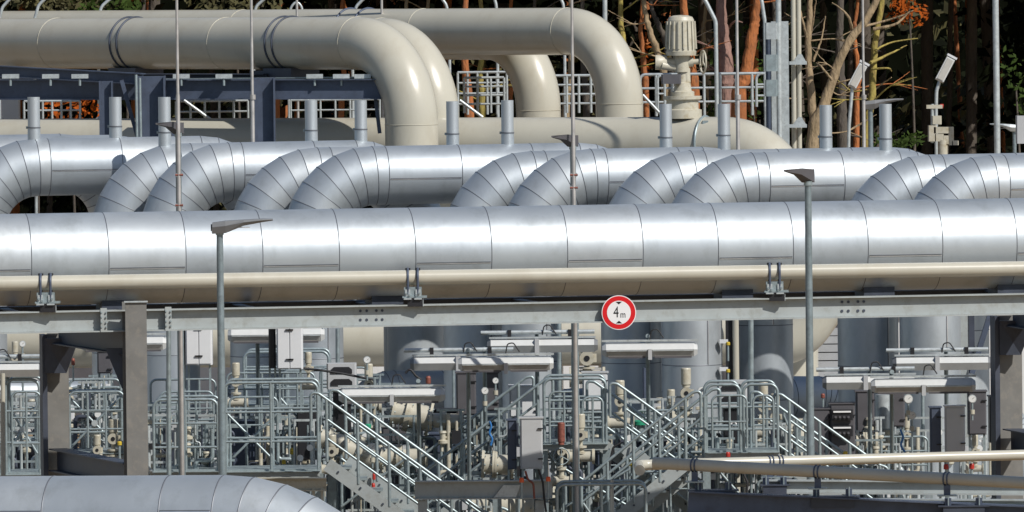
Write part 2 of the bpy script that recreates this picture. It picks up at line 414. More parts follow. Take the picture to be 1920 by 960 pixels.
for i, (x0, yt, _) in enumerate(loops):
    Y0 = 25.5 - 1.12*i
    sc = F/(Y0+150)
    # riser outer left at x0-30
    cx = x0 - 26 + LOOPR*sc
    A = P(cx, yt + LOOPR*sc, Y0)
    L = {3:(776-cx)/sc, 4:(782-cx)/sc, 5:(1195-cx)/sc, 6:(1205-cx)/sc, 7:(1425-cx)/sc, 8:(1437-cx)/sc, 9:(1795-cx)/sc, 10:(1808-cx)/sc}.get(i, 5.7)/.995
    B = A + RX*L
    B.z = A.z + .02
    o = thing('pipe_loop', LL[i], 'pipe loop', V((A.x, A.y, 0)), 'silver clad pipe loops behind the huge pipe')
    g = M(); clad_pipe(g, [V((A.x, A.y, .1)), A, B, V((B.x, B.y, .1))], LOOPR, 1.22, seg=1.45, k=64, first=1.5, lseam=-.25 if i % 2 else -.1)
    g.build('cladding', o)
    loopline.append((A, B))
# vent stubs on the runs
stubs = [(63,182,2,'leftmost'),(216,182,2,'second from left'),(308,182,3,'beside the left lamp head'),(583,188,3,'left of a close pair'),(676,188,4,'just before the big beige elbows'),
         (848,190,5,'just right of the big beige elbows'),(951,188,6,'left of the centre rod'),(1248,195,7,'below the valve motor'),(1357,195,8,'in front of the beige run end'),
         (1548,197,9,'below the bare trees'),(1660,195,10,'next to the flat street lamp')]
for px, yt, li, where in stubs:
    A, B = loopline[li]; Y = A.y
    for _ in range(3):
        p = P(px, 240, Y); t = (p.x - A.x)/(B.x - A.x); Y = A.y + (B.y - A.y)*t
    p = P(px, yt, Y); zb = A.z + LOOPR - .07
    o = thing('vent_stub', 'short upright silver pipe stub on the clad pipes, ' + where, 'pipe stub', V((p.x, Y, zb)), 'upright stubs on the pipe loops')
    r = m_(12, Y); g = M(); g.lathe((p.x, Y, zb), (0,0,1), [(0, r), (.30, r)], CLAD[0], 28).lathe((p.x, Y, zb+.3), (0,0,1), [(0, r*.965), (p.z-zb-.3, r*.965), (p.z-zb-.3, 0)], CLAD[1], 28); g.build('tube', o)
    g = M(); g.lathe((p.x, Y, zb+.285), (0,0,1), [(0, r), (0, r+.008), (.025, r+.008), (.025, r)], 'seam', 28).box((p.x-r-.015, Y, zb+.3), (.035,.03,.05), 'galv'); g.build('band', o)

# ------------------------------------------------------------ foreground clad pipe bottom left
Y = -14; o = thing('clad_pipeline', 'silver clad pipe in the bottom left corner bending down and away', 'pipe', P(200, 990, Y)-V((0,0,2)))
g = M(); sc = F/136
A = P(-120, 893+.78*sc, Y+.6); B = P(380+150, 885+.78*sc, Y-.6); C = V((B.x+.02, B.y, 0.2))
B = P(600, 890+.78*sc, Y-.8); C = P(640, 1500, Y-.8); C = B + (V((.5,-.25,-1)).normalized())*5
clad_pipe(g, [A, B, C], .78, 2.6, seg=1.9, k=96, first=1.95, lseam=.35, bead=.012); g.build('cladding', o)

# ------------------------------------------------------------ foreground beige pipes bottom right and their frame
def fg(x0, y0, Y0, x1, y1, Y1, r, lab):
    a, b = P(x0, y0, Y0), P(x1, y1, Y1); o = thing('beige_pipe', lab, 'pipe', a, 'cream pipes crossing at bottom right')
    g = M(); g.tube([a, b], r, 'beige', 28); g.build('pipe_run', o)
    return a, b, o
a1, b1, o1 = fg(1238, 871, -10.5, 1990, 851, -8, .085, 'sunlit cream pipe crossing at bottom right, rising to the right')
g = M(); g.tube(fillet([a1 + V((.0,0,0)), a1 - V((.35,.05,0)), a1 + V((-.35,-1.2,-.02))], .25, 6), .085, 'beige', 20); g.build('elbow', o1)
a2, b2, o2 = fg(1226, 868, -12.5, 1990, 909, -15, .095, 'shaded cream pipe at bottom right, lower one, falling to the right')
for (a, b, px, o, r) in ((a2,b2,1309,o2,.095), (a2,b2,1540,o2,.095), (a2,b2,1780,o2,.095), (a1,b1,1437,o1,.085), (a1,b1,1455,o1,.085)):
    t = (px-1232)/(1990-1232); c = a.lerp(b, t); d = (b-a).normalized()
    g = M()
    for s in (-.03, .03):
        g.torus(c + d*s, d, r+.008, .012, 'steel_navy_shade', 24, 6)
    g.box(c - V((0,0,r+.09)), (.10,.12,.16), 'steel_navy_shade').box(c - V((0,0,r+.17)), (.3,.25,.02), 'galv'); g.build('clamp', o)
fr = thing('pipe_support', 'dark steel support beams under the crossing cream pipes at bottom right', 'support frame', PZ(1500, 900, -13, 0))
def beam_px(x0,y0,Y0,x1,y1,Y1,h,w,mt,parent,name='beam'):
    g = M(); ibeam(g, P(x0,y0,Y0), P(x1,y1,Y1), h, w, mt=mt); return g.build(name, parent)
beam_px(1290, 945, -12.8, 1980, 975, -12.8, .42, .3, 'steel_navy_shade', fr)
beam_px(1430, 912, -11.0, 1980, 916, -11.0, .22, .2, 'beam_paint', fr)
beam_px(1545, 941, -12.2, 1990, 944, -12.2, .12, .2, 'beam_paint', fr)
for x0, x1, y, Y in ((1290,1385,915,-12.6),(1510,1612,927,-12.7),(1758,1855,944,-12.9),(1425,1480,905,-11.1)):
    g = M(); c = P((x0+x1)/2, y+4, Y); wv = m_(x1-x0, Y)
    g.box(c, (wv, .34, .022), 'steel_dark').box(c - V((0,0,.09)), (wv*.8, .3, .16), 'steel_dark')
    for q in (-.3, .3): g.box(c + V((wv*q, 0, .06)), (.10,.14,.12), 'steel_navy_shade').cyl(c + V((wv*q,-.1,.0)), c + V((wv*q,-.1,.16)), .012, 'galv', 6)
    g.build('bearing_plate', fr)
for px in (1340, 1800):
    g = M(); c = P(px, 960, -12.8); g.box((c.x, -12.8, c.z/2 - .1), (.28,.28,c.z-.1), 'steel_navy_shade'); g.build('leg', fr)

# ------------------------------------------------------------ street lamps
def street_lamp(px, ytop, Y, head, lab, rpx=7, dirn=1, pole='lamp_pole', ht=(110, 20)):
    """flat blade lamp head; dirn=+1: blade points right, -1: left (towards the viewer for dark heads)"""
    top = P(px, ytop, Y); o = thing('street_lamp', lab, 'street lamp', V((top.x, Y, 0)), 'flat headed street lamps')
    r = m_(rpx, Y); g = M(); g.tube([V((top.x,Y,0)), V((top.x,Y,top.z*.5)), top], r, pole, 18, True, [r*1.25, r*1.1, r*.92]); g.build('pole', o)
    L, H = m_(ht[0], Y), m_(ht[1], Y)
    def pt(x, z, y): return top + V((x*dirn, y, z))
    prof = [(-.13, .02, .0, .12), (-.12, .19, -.01, .13), (.10, .22, .0, .15), (.45*L, .235, .13, .15), (.8*L, .25, .19, .11), (L, .245, .215, .05)]
    g = M(); rows = []
    for x, zt, zb, wy in prof:
        zt *= H/.27; zb *= H/.27
        rows += [pt(x, zb, -wy*.7), pt(x, zt*.6+zb*.4, -wy), pt(x, zt, -wy*.75), pt(x, zt*1.03, 0), pt(x, zt, wy*.75), pt(x, zt*.6+zb*.4, wy), pt(x, zb, wy*.7)]
    n = 7; fs = [[i*n+j, i*n+(j+1) % n, (i+1)*n+(j+1) % n, (i+1)*n+j] for i in range(len(prof)-1) for j in range(n)]
    fs += [list(range(n)), list(range(len(rows)-1, len(rows)-n-1, -1))]
    g.add(rows, fs, head); hd = g.build('lamp_head', o)
    g = M(); g.box(pt(-.135, .1*H/.27, 0), (.02, .18, .12*H/.27), 'black'); g.build('end_cap', hd)
    g = M(); g.cyl(top - V((0,0,.03)), top + V((0,0,.03)), r*1.15, 'galv', 12); g.build('collar', o)
    g = M()
    g.box(pt(.42*L, .10*H/.27, 0), (.3*L, .17, .01), 'lens'); g.build('lens', hd)
    return o
street_lamp(412, 437, -6, 'lamp_grey', 'tall street lamp left in front of the pipes, blade head pointing right', 6.8, 1, ht=(100, 28))
def lamp_front(px, ytop, Y, lab, hw, hh, dark='lamp_grey', side=-1, rpx=7):
    """lamp seen nearly end-on: wedge pointing to the viewer and left"""
    top = P(px, ytop, Y); o = thing('street_lamp', lab, 'street lamp', V((top.x, Y, 0)), 'flat headed street lamps')
    r = m_(rpx, Y); g = M(); g.tube([V((top.x,Y,0)), top], r, 'lamp_pole', 18, True, [r*1.2, r*.9]); g.build('pole', o)
    W, H = m_(hw, Y), m_(hh, Y)
    c = top + V((W*.22, 0, 0))
    tip = c + V((-W*.98, -.8, H*.98))
    A0 = [c + V((0,.06,-.01)), c + V((-W*.42,-.06,-.01)), c + V((-W*.42,-.06,H*.82)), c + V((0,.06,H*.9))]
    B0 = [tip + V((.0,0,-.03)), tip + V((-.04,-.02,-.03)), tip + V((-.04,-.02,.0)), tip + V((.02,0,.0))]
    g = M(); mid = [a.lerp(b, .45) + V((0,0,.02)) for a, b in zip(A0, B0)]
    k = 4
    vs = A0 + mid + B0
    mid[0].z += H*.12; mid[1].z += H*.12
    g.add(vs, [[i*k+j, i*k+(j+1) % k, (i+1)*k+(j+1) % k, (i+1)*k+j] for i in range(2) for j in range(k)] + [[8,9,10,11]], dark)
    g.prism(A0, V((0,.22,.0)), dark); hd = g.build('lamp_head', o)
    g = M(); g.torus(c + V((-W*.2,-.03,H*.42)), V((.3,-1,0)), .035, .014, 'black', 16, 6).cyl(c+V((-W*.2,-.02,H*.42)), c+V((-W*.2,-.045,H*.42)), .03, 'galv_light', 12); g.build('hinge', hd)
    g = M(); g.cyl(top - V((0,0,.06)), top + V((0,0,.01)), r*1.15, 'galv', 12); g.build('collar', o)
    return o
lamp_front(1515, 341, -6, 'tall street lamp right in front of the pipes, dark wedge head pointing left', 58, 26, 'dark_box')
lamp_front(1074, 274, 5, 'street lamp behind the huge silver pipe at centre, its dark wedge head beside a rod', 48, 22, 'dark_box', rpx=6)
lamp_front(334, 250, 5, 'street lamp behind the huge silver pipe at left, its dark wedge head beside a rod', 45, 22, 'dark_box', rpx=6)
street_lamp(1632, 204, 50, 'lamp_grey', 'far street lamp among the stubs by the bare trees, blade pointing right', 5, 1, ht=(62, 20))
street_lamp(1902, 246, 50, 'galv_light', 'far street lamp at the right edge, blade pointing left', 4, -1, ht=(46, 16))

# ------------------------------------------------------------ lightning rods
rods = [(336, 395, 4.6, 4, 'beside the left dark lamp behind the huge pipe'), (1076, 382, 4.6, 4, 'beside the centre dark lamp behind the huge pipe'),
        (474, 255, 27.5, 4, 'crossing the beige pipes at left'), (557, 40, 44, 2.4, 'short visible tip above the beige pipes, left'), (716, 40, 44, 2.4, 'short visible tip above the beige pipes, above the elbow'),
        (1384, 275, 31, 4, 'in front of the reddish tree trunks'), (1620, 272, 40, 3.5, 'in front of the bare leaning tree')]
for px, yb, Y, rp, where in rods:
    b = P(px, yb, Y); t = P(px, -60, Y); o = thing('lightning_rod', 'thin upright metal rod ' + where, 'lightning rod', V((b.x, Y, 0)), 'thin rods rising past the top of the photo')
    r = m_(rp, Y); g = M(); zj = P(px, 180, Y).z if yb > 200 else t.z
    g.tube([V((b.x,Y,0)), V((b.x,Y,zj)), V((b.x,Y,zj+.05)), V((b.x, Y, t.z+1.5))], r, 'rod', 10, True, [r*1.1, r, r*.75, r*.6]); g.build('shaft', o)
    if yb > 300:
        for yy in (328, 352 if px > 1000 else 385):
            g = M(); c = P(px, yy, Y); g.box(c + V((0,.1,0)), (.11,.26,.06), 'rod').cyl(c+V((-.07,-.02,0)), c+V((.07,-.02,0)), .02, 'rust_red', 8); g.build('clip', o)
    elif yb > 200:
        g = M(); c = P(px, 182, Y); g.cyl(c - V((0,0,.05)), c + V((0,0,.05)), r*1.4, 'rod', 10); g.build('sleeve', o)

# ------------------------------------------------------------ big beige pipes at the back
def bpipe(mm, pts, r, bend, mt='beige', k=48, n=20): mm.tube(fillet(pts, bend, n), r, mt, k)
def beige(label, xe, yt, Y, rpx, yaw, length, zbot, name='beige_pipeline', bendf=1.5):
    """run from far left to elbow with vertical leg centred at px xe, top edge at yt"""
    r = m_(rpx, Y); C = P(xe, yt + rpx, Y); d = V((-math.cos(R(yaw)), math.sin(R(yaw)), 0))
    A = C + d*length
    o = thing(name, label, 'pipe', V((C.x, C.y, 0)), 'big beige pipes at the back')
    g = M(); bpipe(g, [A, C, V((C.x, C.y, zbot))], r, r*2*bendf); pr = g.build('pipe_run', o)
    g = M(); zw = C.z - r*2*bendf - .03; g.torus((C.x, C.y, zw), (0,0,1), r+.001, .008, 'beige_matt', 48, 6); g.build('weld', pr)
    for q in (r*2*bendf+.05, 6.2, 12.2):
        g = M(); g.torus(C + d*q, d, r+.001, .008, 'beige_matt', 48, 6); g.build('weld', pr)
    return o, C, d, r
o, C1, d1, r1 = beige('big glossy beige pipe at upper left bending down in front of its twin', 770, 31, 34, 50, 49, 18, .3)
for t, lab in ((6.25+0, 1), (2.9, 1)):
    pass
for px in (250, 541):
    x = P(px, 85, 36).x; t = (x - C1.x)/d1.x
    for _ in range(3):
        Yq = C1.y + d1.y*t; x = P(px, 85, Yq).x; t = (x - C1.x)/d1.x
    for s in (-.12, .12):
        g = M(); g.torus(C1 + d1*(t+s), d1, r1+.012, .024, 'steel_dark', 48, 6); g.build('strap', o)
    c = C1 + d1*t - V((0,0,r1+.12)); g = M(); g.box(c - V((-.05,0,.02)), (.95,.8,.34), 'steel_dark', R(-49)); g.build('pipe_shoe', o)
c = C1 + d1*4.6 - V((0,0,r1+.12)); g = M(); g.box(c, (.8,.7,.2), 'steel_dark', R(-49)); g.build('pipe_shoe', o)
o, C2, d2, r2 = beige('big glossy beige pipe close behind the front elbow, showing its bend right of it', 812, 33, 36.2, 48, 49, 18, .3)
o, C3, d3, r3 = beige('big beige pipe running along the top of the photo and bending down right of centre', 1160, 14, 39, 44.5, 46, 25, .3)
for px in (655, 690):
    x = P(px, 40, 44).x; t = (x - C3.x)/d3.x
    g = M(); g.torus(C3 + d3*t, d3, r3+.01, .03, 'steel_navy_shade', 40, 6); g.build('strap', o)
o, C4, d4, r4 = beige('beige pipe elbow seen under the top beige pipe, behind it', 1008, 28, 42.5, 42, 46, 20, .3, bendf=1.6)
# low beige header with the sloping end
Yh = lambda px: 36 + (800-px)/88*math.tan(R(25))
H0 = P(-120, 218+52, Yh(-120)); H1 = P(1480, 218+52, Yh(1480)); H1.z = H0.z = P(900, 270, Yh(900)).z
rH = m_(50, 35)
o = thing('beige_pipeline', 'low beige pipe behind the steel columns ending in a bend below the valve motor', 'pipe', V((H1.x, H1.y, 0)), 'big beige pipes at the back')
g = M(); bpipe(g, [H0, H1, V((H1.x, H1.y, .2))], rH, rH*2.6); g.build('pipe_run', o)
g = M(); t = (P(1322,240,Yh(1322)).x - H0.x)/(H1.x-H0.x); c = H0.lerp(H1, t)
g.torus(c, H1-H0, rH+.01, .03, 'galv', 48, 6).box(c + V((0,-rH*.6,rH*.75)), (.12,.1,.14), 'galv'); g.build('strap', o)

# dark steel rack carrying the upper left pipes
rk = thing('pipe_rack', 'dark blue steel rack in shade under the upper left beige pipes', 'pipe rack', PZ(280, 200, 35, 0))
def bxpx(x0, y0, x1, y1, Y, dep, mt, parent, name, rz=0):
    a = P(x0, y0, Y); b = P(x1, y1, Y); g = M()
    g.box(((a.x+b.x)/2, Y+dep/2, (a.z+b.z)/2), (abs(b.x-a.x), dep, abs(a.z-b.z)), mt, rz); return g.build(name, parent)
def hcol(x0, x1, yt, Y, mt, parent, name='column'):
    a = P(x0, yt, Y); b = P(x1, yt, Y); w_ = b.x-a.x; cx = (a.x+b.x)/2; g = M()
    g.box((a.x+.03, Y+w_/2, a.z/2), (.03, w_, a.z), mt).box((b.x-.03, Y+w_/2, a.z/2), (.03, w_, a.z), mt).box((cx, Y+w_/2, a.z/2), (w_-.08, .02, a.z-.003), mt)
    return g.build(name, parent)
beam_px(-100, 128, 37.2, 268, 148, 34.6, .24, .2, 'steel_navy_shade', rk)
beam_px(-100, 168, 37, 262, 168, 35, .44, .3, 'steel_navy_shade', rk)
beam_px(-100, 143, 40.5, 500, 143, 37.0, .12, .3, 'steel_dark', rk)
beam_px(270, 168, 34.9, 715, 167, 34.2, .43, .3, 'steel_navy_shade', rk)
beam_px(300, 156, 37.5, 715, 152, 35.2, .2, .3, 'galv', rk)
hcol(184, 212, 152, 34.2, 'steel_navy_shade', rk); hcol(255, 310, 143, 34.0, 'steel_navy_shade', rk); hcol(474, 516, 146, 33.7, 'steel_navy_shade', rk)
for (x0,y0,x1,y1) in ((228,150,260,265),(305,200,330,262),(700,150,712,250)):
    g = M(); g.bar(P(x0,y0,34.5), P(x1,y1,34.5), .12, .08, 'steel_navy_shade'); g.build('brace', rk)
g = M()
for s,px in ((0,255),(1,262)): g.tube([P(px, 140+6*s, 33.8), P(px+2, 262, 33.8)], .03, 'galv', 8)
g.build('conduit', rk)
for px in (20, 95, 150, 340, 420, 590, 640, 680):
    g = M(); c = P(px, 143, 34.4); g.box(c, (.35,.3,.09), 'galv_light').cyl(c + V((0,-.1,0)), c+V((0,-.1,-.2)), .03, 'galv', 6); g.build('clip', rk)
# shapes glimpsed under that rack
o = M(); o.box(P(20, 205, 44), (.42,.3,1.6), 'grey_box', bevel=.03); tag(o.build('cabinet'), 'plain grey cabinet glimpsed under the dark rack at far left', 'cabinet')

def pipe_px(mm, pts, Y, rpx, mt, k=8, fr=None, n=5):
    p = [P(q[0], q[1], q[2] if len(q) > 2 else Y) for q in pts]
    if fr: p = fillet(p, m_(fr, Y), n)
    mm.tube(p, m_(rpx, Y), mt, k); return mm

def railing(label, x0, x1, yt, yb, Y, group, posts=None, rails=3, rpx=2.6, mt='galv', loop=True, toe=False, parent=None, Y1=None):
    """upright guard rail between pixels; one thing or a part"""
    Y1 = Y if Y1 is None else Y1
    if parent is None: o = thing('guard_rail', label, 'railing', P((x0+x1)/2, yb, Y), group)
    else: o = parent
    pr = P(x0, yt, Y); pe = P(x1, yt, Y1); zb = P(x0, yb, Y).z
    pe.z = pr.z
    r = m_(rpx, Y); h = pr.z - zb
    g = M()
    if loop: g.tube(fillet([V((pr.x,pr.y,zb)), pr, pe, V((pe.x,pe.y,zb))], .12, 6), r, mt, 8)
    else: g.tube([pr, pe], r, mt, 8)
    g.build('top_rail', o)
    for i in range(1, rails):
        g = M(); q = V((0,0,-h*i/rails)); g.tube([pr+q, pe+q], r*.8, mt, 8); g.build('knee_rail', o)
    n = posts if posts is not None else max(1, int((pe-pr).length/.9))
    for i in range(n+1):
        if loop and i in (0, n): continue
        c = pr.lerp(pe, i/n); g = M(); g.tube([V((c.x,c.y,zb)), c], r, mt, 8); g.build('post', o)
    if toe:
        g = M(); a = V((pr.x,pr.y,zb+.06)); b = V((pe.x,pe.y,zb+.06)); g.bar(a, b, .01, .12, mt); g.build('toe_board', o)
    return o

GB = 'guard rails behind the beige pipes'
railing('galvanised guard rail glimpsed between the beige elbows, upper one', 858, 950, 136, 215, 46, GB, posts=5, rails=4, loop=False, rpx=2.4, mt='galv_light')
railing('galvanised guard rail seen through the gap left of the beige elbow at centre', 870, 945, 146, 212, 44.5, GB, posts=3, rails=4, loop=False, rpx=2.4, mt='galv_light')
railing('galvanised guard rail between the two right beige elbows', 1040, 1130, 142, 212, 44, GB, posts=4, rails=4, loop=False, rpx=2.6, mt='galv_light')
railing('galvanised guard rail around the valve motor platform', 1200, 1440, 140, 218, 43, GB, posts=8, rails=3, rpx=2.8, mt='galv_light')
railing('galvanised guard rail left of the valve motor in front', 1233, 1246, 142, 210, 41, GB, posts=1, rails=2, rpx=2.4, mt='galv_light')
railing('small looped guard rail end beside the grey steel column', 1418, 1450, 138, 200, 41, GB, posts=2, rails=3, rpx=2.6, mt='galv_light')
railing('guard rail glimpsed under the dark rack at left', 45, 150, 190, 225, 42, GB, posts=6, rails=2, loop=False, rpx=2.2, mt='galv_light')
railing('guard rail glimpsed under the dark rack near its middle column', 330, 465, 190, 230, 42, GB, posts=5, rails=2, loop=False, rpx=2.2, mt='galv_light')
railing('guard rail glimpsed under the dark rack right of its middle column', 545, 712, 188, 226, 42, GB, posts=6, rails=2, loop=False, rpx=2, mt='galv_light')
for i, (a, b, lab) in enumerate((((345,188),(400,228),'slanting stair rail under the dark rack at left'), ((215,150+50),(180,225),'slanting brace rail under the dark rack near its left column'), ((862,188),(905,220),'slanting stair rail between the beige elbows'),
                      ((1205,178),(1240,215),'slanting stair rail right of the big right elbow'))):
    g = M(); pipe_px(g, [a, b], 41, 3, 'galv_light'); tag(g.build('stair_rail'), 'galvanised ' + lab, 'railing')

# valve motor on the low header
t = (P(1278,200,34).x - H0.x)/(H1.x-H0.x); hb = H0.lerp(H1, t); Yv = hb.y
vm = thing('valve_actuator', 'large beige valve motor with ribbed round cap and handwheel before the trunks', 'valve', V((hb.x, Yv, hb.z+rH-.1)))
def VP(px, py): return P(px, py, Yv)
s_ = m_(1, Yv)
g = M(); c = VP(1277, 104); g.lathe(c, (0,0,1), [(0,0),(0,28*s_),(8*s_,29*s_),(9*s_,27*s_),(66*s_,25*s_),(72*s_,22*s_),(75*s_,14*s_),(76*s_,0)], 'beige_matt', 32); g.build('motor_cap', vm)
for i in range(18):
    a = 2*math.pi*i/18; q = V((math.cos(a), math.sin(a), 0)); g = M()
    g.bar(c + q*28*s_ + V((0,0,12*s_)), c + q*25.5*s_ + V((0,0,64*s_)), .03, .05, 'beige_matt', up=q); g.build('cooling_rib', vm)
g = M(); c2 = VP(1277, 116); g.tube([VP(1229,117), VP(1250,117), VP(1252,117), VP(1300,116)], 1, 'beige_matt', 20, True, [14*s_,14*s_,9*s_,9*s_]); g.tube([VP(1300,116), VP(1313,115)], 5*s_, 'beige_matt', 12)
g.lathe(VP(1278,135), (0,0,1), [(0,14*s_),(32*s_,16*s_)], 'beige_matt', 20).cyl(VP(1240,122)+V((0,-.1,0)), VP(1275,128), 8*s_, 'beige_matt', 14)
g.build('gear_housing', vm)
hw = M(); cw = VP(1318, 116); hw.torus(cw, V((1,.25,0)), 21*s_, 2*s_, 'beige_matt', 28, 8)
for a in (0, 120, 240):
    q = Matrix.Rotation(R(a), 3, V((1,.25,0)).normalized()) @ V((0,0,1)); hw.cyl(cw, cw + q*21*s_, 1.5*s_, 'beige_matt', 6)
hw.build('handwheel', vm)
g = M(); g.cyl(VP(1287,155), VP(1286,128), 8*s_, 'beige_matt', 16).lathe(VP(1280,180), (0,0,1), [(0,22*s_),(8*s_,22*s_),(10*s_,17*s_),(24*s_,15*s_),(26*s_,10*s_),(60*s_,9*s_)], 'beige_matt', 24); g.build('yoke', vm)
g = M(); g.lathe(VP(1280,222), (0,0,1), [(0,36*s_),(16*s_,36*s_),(18*s_,30*s_),(34*s_,30*s_),(36*s_,36*s_),(42*s_,36*s_),(42*s_,0)], 'beige_matt', 28); g.build('bonnet', vm)
g = M(); g.box(VP(1258,148)+V((0,-.2,0)), (.42,.25,.2), 'dark_box', bevel=.03); g.build('switch_box', vm)

# poles, ladder, columns, lamps behind at the upper right
def pole_px(name, label, cat, pts, Y, rpx, mt, group=None, fr=None, base=True, k=10):
    g = M(); p = [P(q[0], q[1], Y) for q in pts]
    if base: p = [V((p[0].x, Y, 0))] + p
    if fr: p = fillet(p, m_(fr, Y), 10)
    g.tube(p, m_(rpx, Y), mt, k); o = g.build(name); return tag(o, label, cat, group)
pole_px('post', 'slim blue grey post rising behind the top beige pipe near the right elbow', 'post', [(1135,200),(1134,-40)], 48, 4.5, 'galv_light')
pole_px('post', 'tall blue grey post at upper right standing before the dark forest', 'post', [(1870,280),(1866,-40)], 44, 6, 'galv_light')
pole_px('ladder_rail', 'curved topped galvanised rail right of the valve motor', 'ladder rail', [(1344,200),(1342,40),(1322,0),(1300,-20)], 42, 4, 'galv_light', 'curved rails by the valve motor', fr=30)
pole_px('ladder_rail', 'curved topped galvanised rail left of the grey steel column', 'ladder rail', [(1436,225),(1434,40),(1428,0),(1415,-25)], 42, 3.6, 'galv_light', 'curved rails by the valve motor', fr=30)
st = thing('steel_column', 'wide pale grey steel column with boxes and a slim post, at upper right', 'column', PZ(1462, 200, 38, 0))
g = M(); a = P(1462, 40, 38); g.box((a.x, 38.1, a.z/2), (.38,.03,a.z), 'galv_light').box((a.x,38.3,a.z/2),(.02,.36,a.z),'galv_light').box((a.x-.24, 38.3, a.z/2), (.13,.4,a.z-.1), 'steel_navy_shade'); g.build('web', st)
g = M(); g.tube([V((P(1459,0,37.8).x,37.8,0)), P(1459,-40,37.8)], .06, 'galv_light', 12); g.build('post', st)
for y in (58, 118, 165): g = M(); g.box(P(1446, y, 37.7), (.26,.2,.36), 'galv' if y > 100 else 'galv_light', bevel=.02); g.build('junction_box', st)
for px, lab in ((1487,'left of the pair'),(1497,'right of the pair')):
    o = thing('beige_riser', 'slim beige upright pipe beside the wide grey column, ' + lab, 'pipe', PZ(px, 200, 38.5, 0), 'slim beige risers')
    g = M(); g.tube([V((P(px,200,38.5).x,38.5,0)), P(px,-40,38.5)], m_(4.6,38.5), 'beige', 14); g.build('pipe_run', o)
for y, w_ in ((118,'upper'),(236,'lower')):
    o = thing('pipe_bracket', 'small galvanised bracket clamping the slim beige risers, %s one' % w_, 'bracket', P(1497, y, 38.2), 'brackets on the slim beige risers')
    g = M(); g.box(P(1496,y,38.25), (.38,.3,.07), 'galv_light'); g.build('plate', o)
    g = M(); c = P(1499, y-8, 38.1); g.prism([c+V((-.14,0,-.06)), c+V((.14,0,-.06)), c+V((.05,0,.1)), c+V((-.02,0,.1))], V((0,.1,0)), 'galv_light'); g.build('gusset', o)
GF = 'tilted tube lamps on curved poles'
for px, py, base, lab in ((1608,142,268,'tilted box lamp on a thin curved pole beside the leaning tree'),(1772,130,205,'tilted box lamp on a thin curved pole above the dark forest')):
    Y = 46; o = thing('pole_lamp', lab, 'lamp', PZ(px-15, base, Y, 0), GF)
    g = M(); p = [P(px-17, base, Y), P(px-16, base-35, Y), P(px-10, py+22, Y)]; g.tube(fillet([V((p[0].x,Y,0))]+p, .3, 6), m_(3.4,Y), 'galv_light', 10); g.build('pole', o)
    ax_ = (P(px+13, py-22, Y) - P(px-10, py+22, Y)).normalized(); sd = ax_.cross(V((0,1,0))).normalized()
    g = M(); g.box(P(px, py, Y), (m_(50,Y), .22, .2), 'fixture_white', ax=(ax_, V((0,1,0)), sd), bevel=.03); g.build('housing', o)
    g = M(); g.box(P(px, py, Y) + V((0,-.12,0)), (m_(42,Y), .02, .14), 'lens', ax=(ax_, V((0,1,0)), sd)); g.build('lens', o)
    g = M(); g.box(P(px+13, py-24, Y), (.05,.24,.24), 'white_box', ax=(ax_, V((0,1,0)), sd)); g.build('end_cap', o)
# curved lamp necks along the top edge
for i, (pts, rp, lab) in enumerate(((((-2,40),(4,14),(22,-6)),3,'leftmost of the curved poles at the top edge'), (((64,40),(72,10),(88,-6)),3,'second curved pole at the top edge from the left'), (((184,40),(190,12),(208,-4),(230,-6)),3,'third curved pole at the top edge from the left'),
        (((475,40),(480,12),(498,-4)),3,'curved pole at the top edge just right of the long rod'), (((540,40),(546,12),(556,2),(566,12),(568,40)),2.4,'small arched rail around a rod tip at the top edge'), (((660,40),(668,12),(685,-6)),3,'curved pole at the top edge left of the pipe straps'),
        (((842,30),(836,8),(826,-6)),3,'curved pole at the top edge right of the front elbows, left one'), (((932,30),(930,8),(926,-6)),3,'short upright pole end at the top edge above centre'), (((1058,30),(1056,8),(1050,-6)),3,'curved pole at the top edge just left of the centre rod'))):
    pole_px('curved_pole', 'thin pale ' + lab, 'pole', pts, 52, rp, 'galv_light', 'thin curved poles at the top edge', fr=20)

# valve stack at right
o = thing('instrument_valve', 'cluster of small beige valves and handle standing low before the dark forest at right', 'valve', PZ(1765, 268, 45, 0))
g = M(); Y = 45
for px, py, w_, h_ in ((1748,250,16,30),(1756,225,18,16),(1764,244,30,12),(1760,258,18,14),(1783,255,10,34),(1773,262,12,16),(1790,268,14,8)):
    g.box(P(px,py,Y), (m_(w_,Y), .2, m_(h_,Y)), 'beige_matt', bevel=.02)
g.build('valve_body', o)
g = M(); g.cyl(P(1748,268,Y), P(1748,195,Y), m_(3,Y), 'galv_light', 8).box(P(1752,200,Y), (m_(30,Y),.1,m_(7,Y)), 'beige_matt'); g.build('stem', o)
g = M(); g.cyl(P(1763,199,Y), P(1769,199,Y), m_(4,Y), 'red', 10); g.build('handle', o)
g = M(); g.cyl(V((P(1768,268,Y).x,Y,0)), P(1768,262,Y), .12, 'beige_matt', 12); g.build('standpipe', o)
o = M(); o.box(P(1914, 243, 43), (m_(18,43),.3,m_(52,43)), 'grey_box', bevel=.02); tag(o.build('cabinet'), 'small pale box cut by the right edge above the silver pipes', 'cabinet')

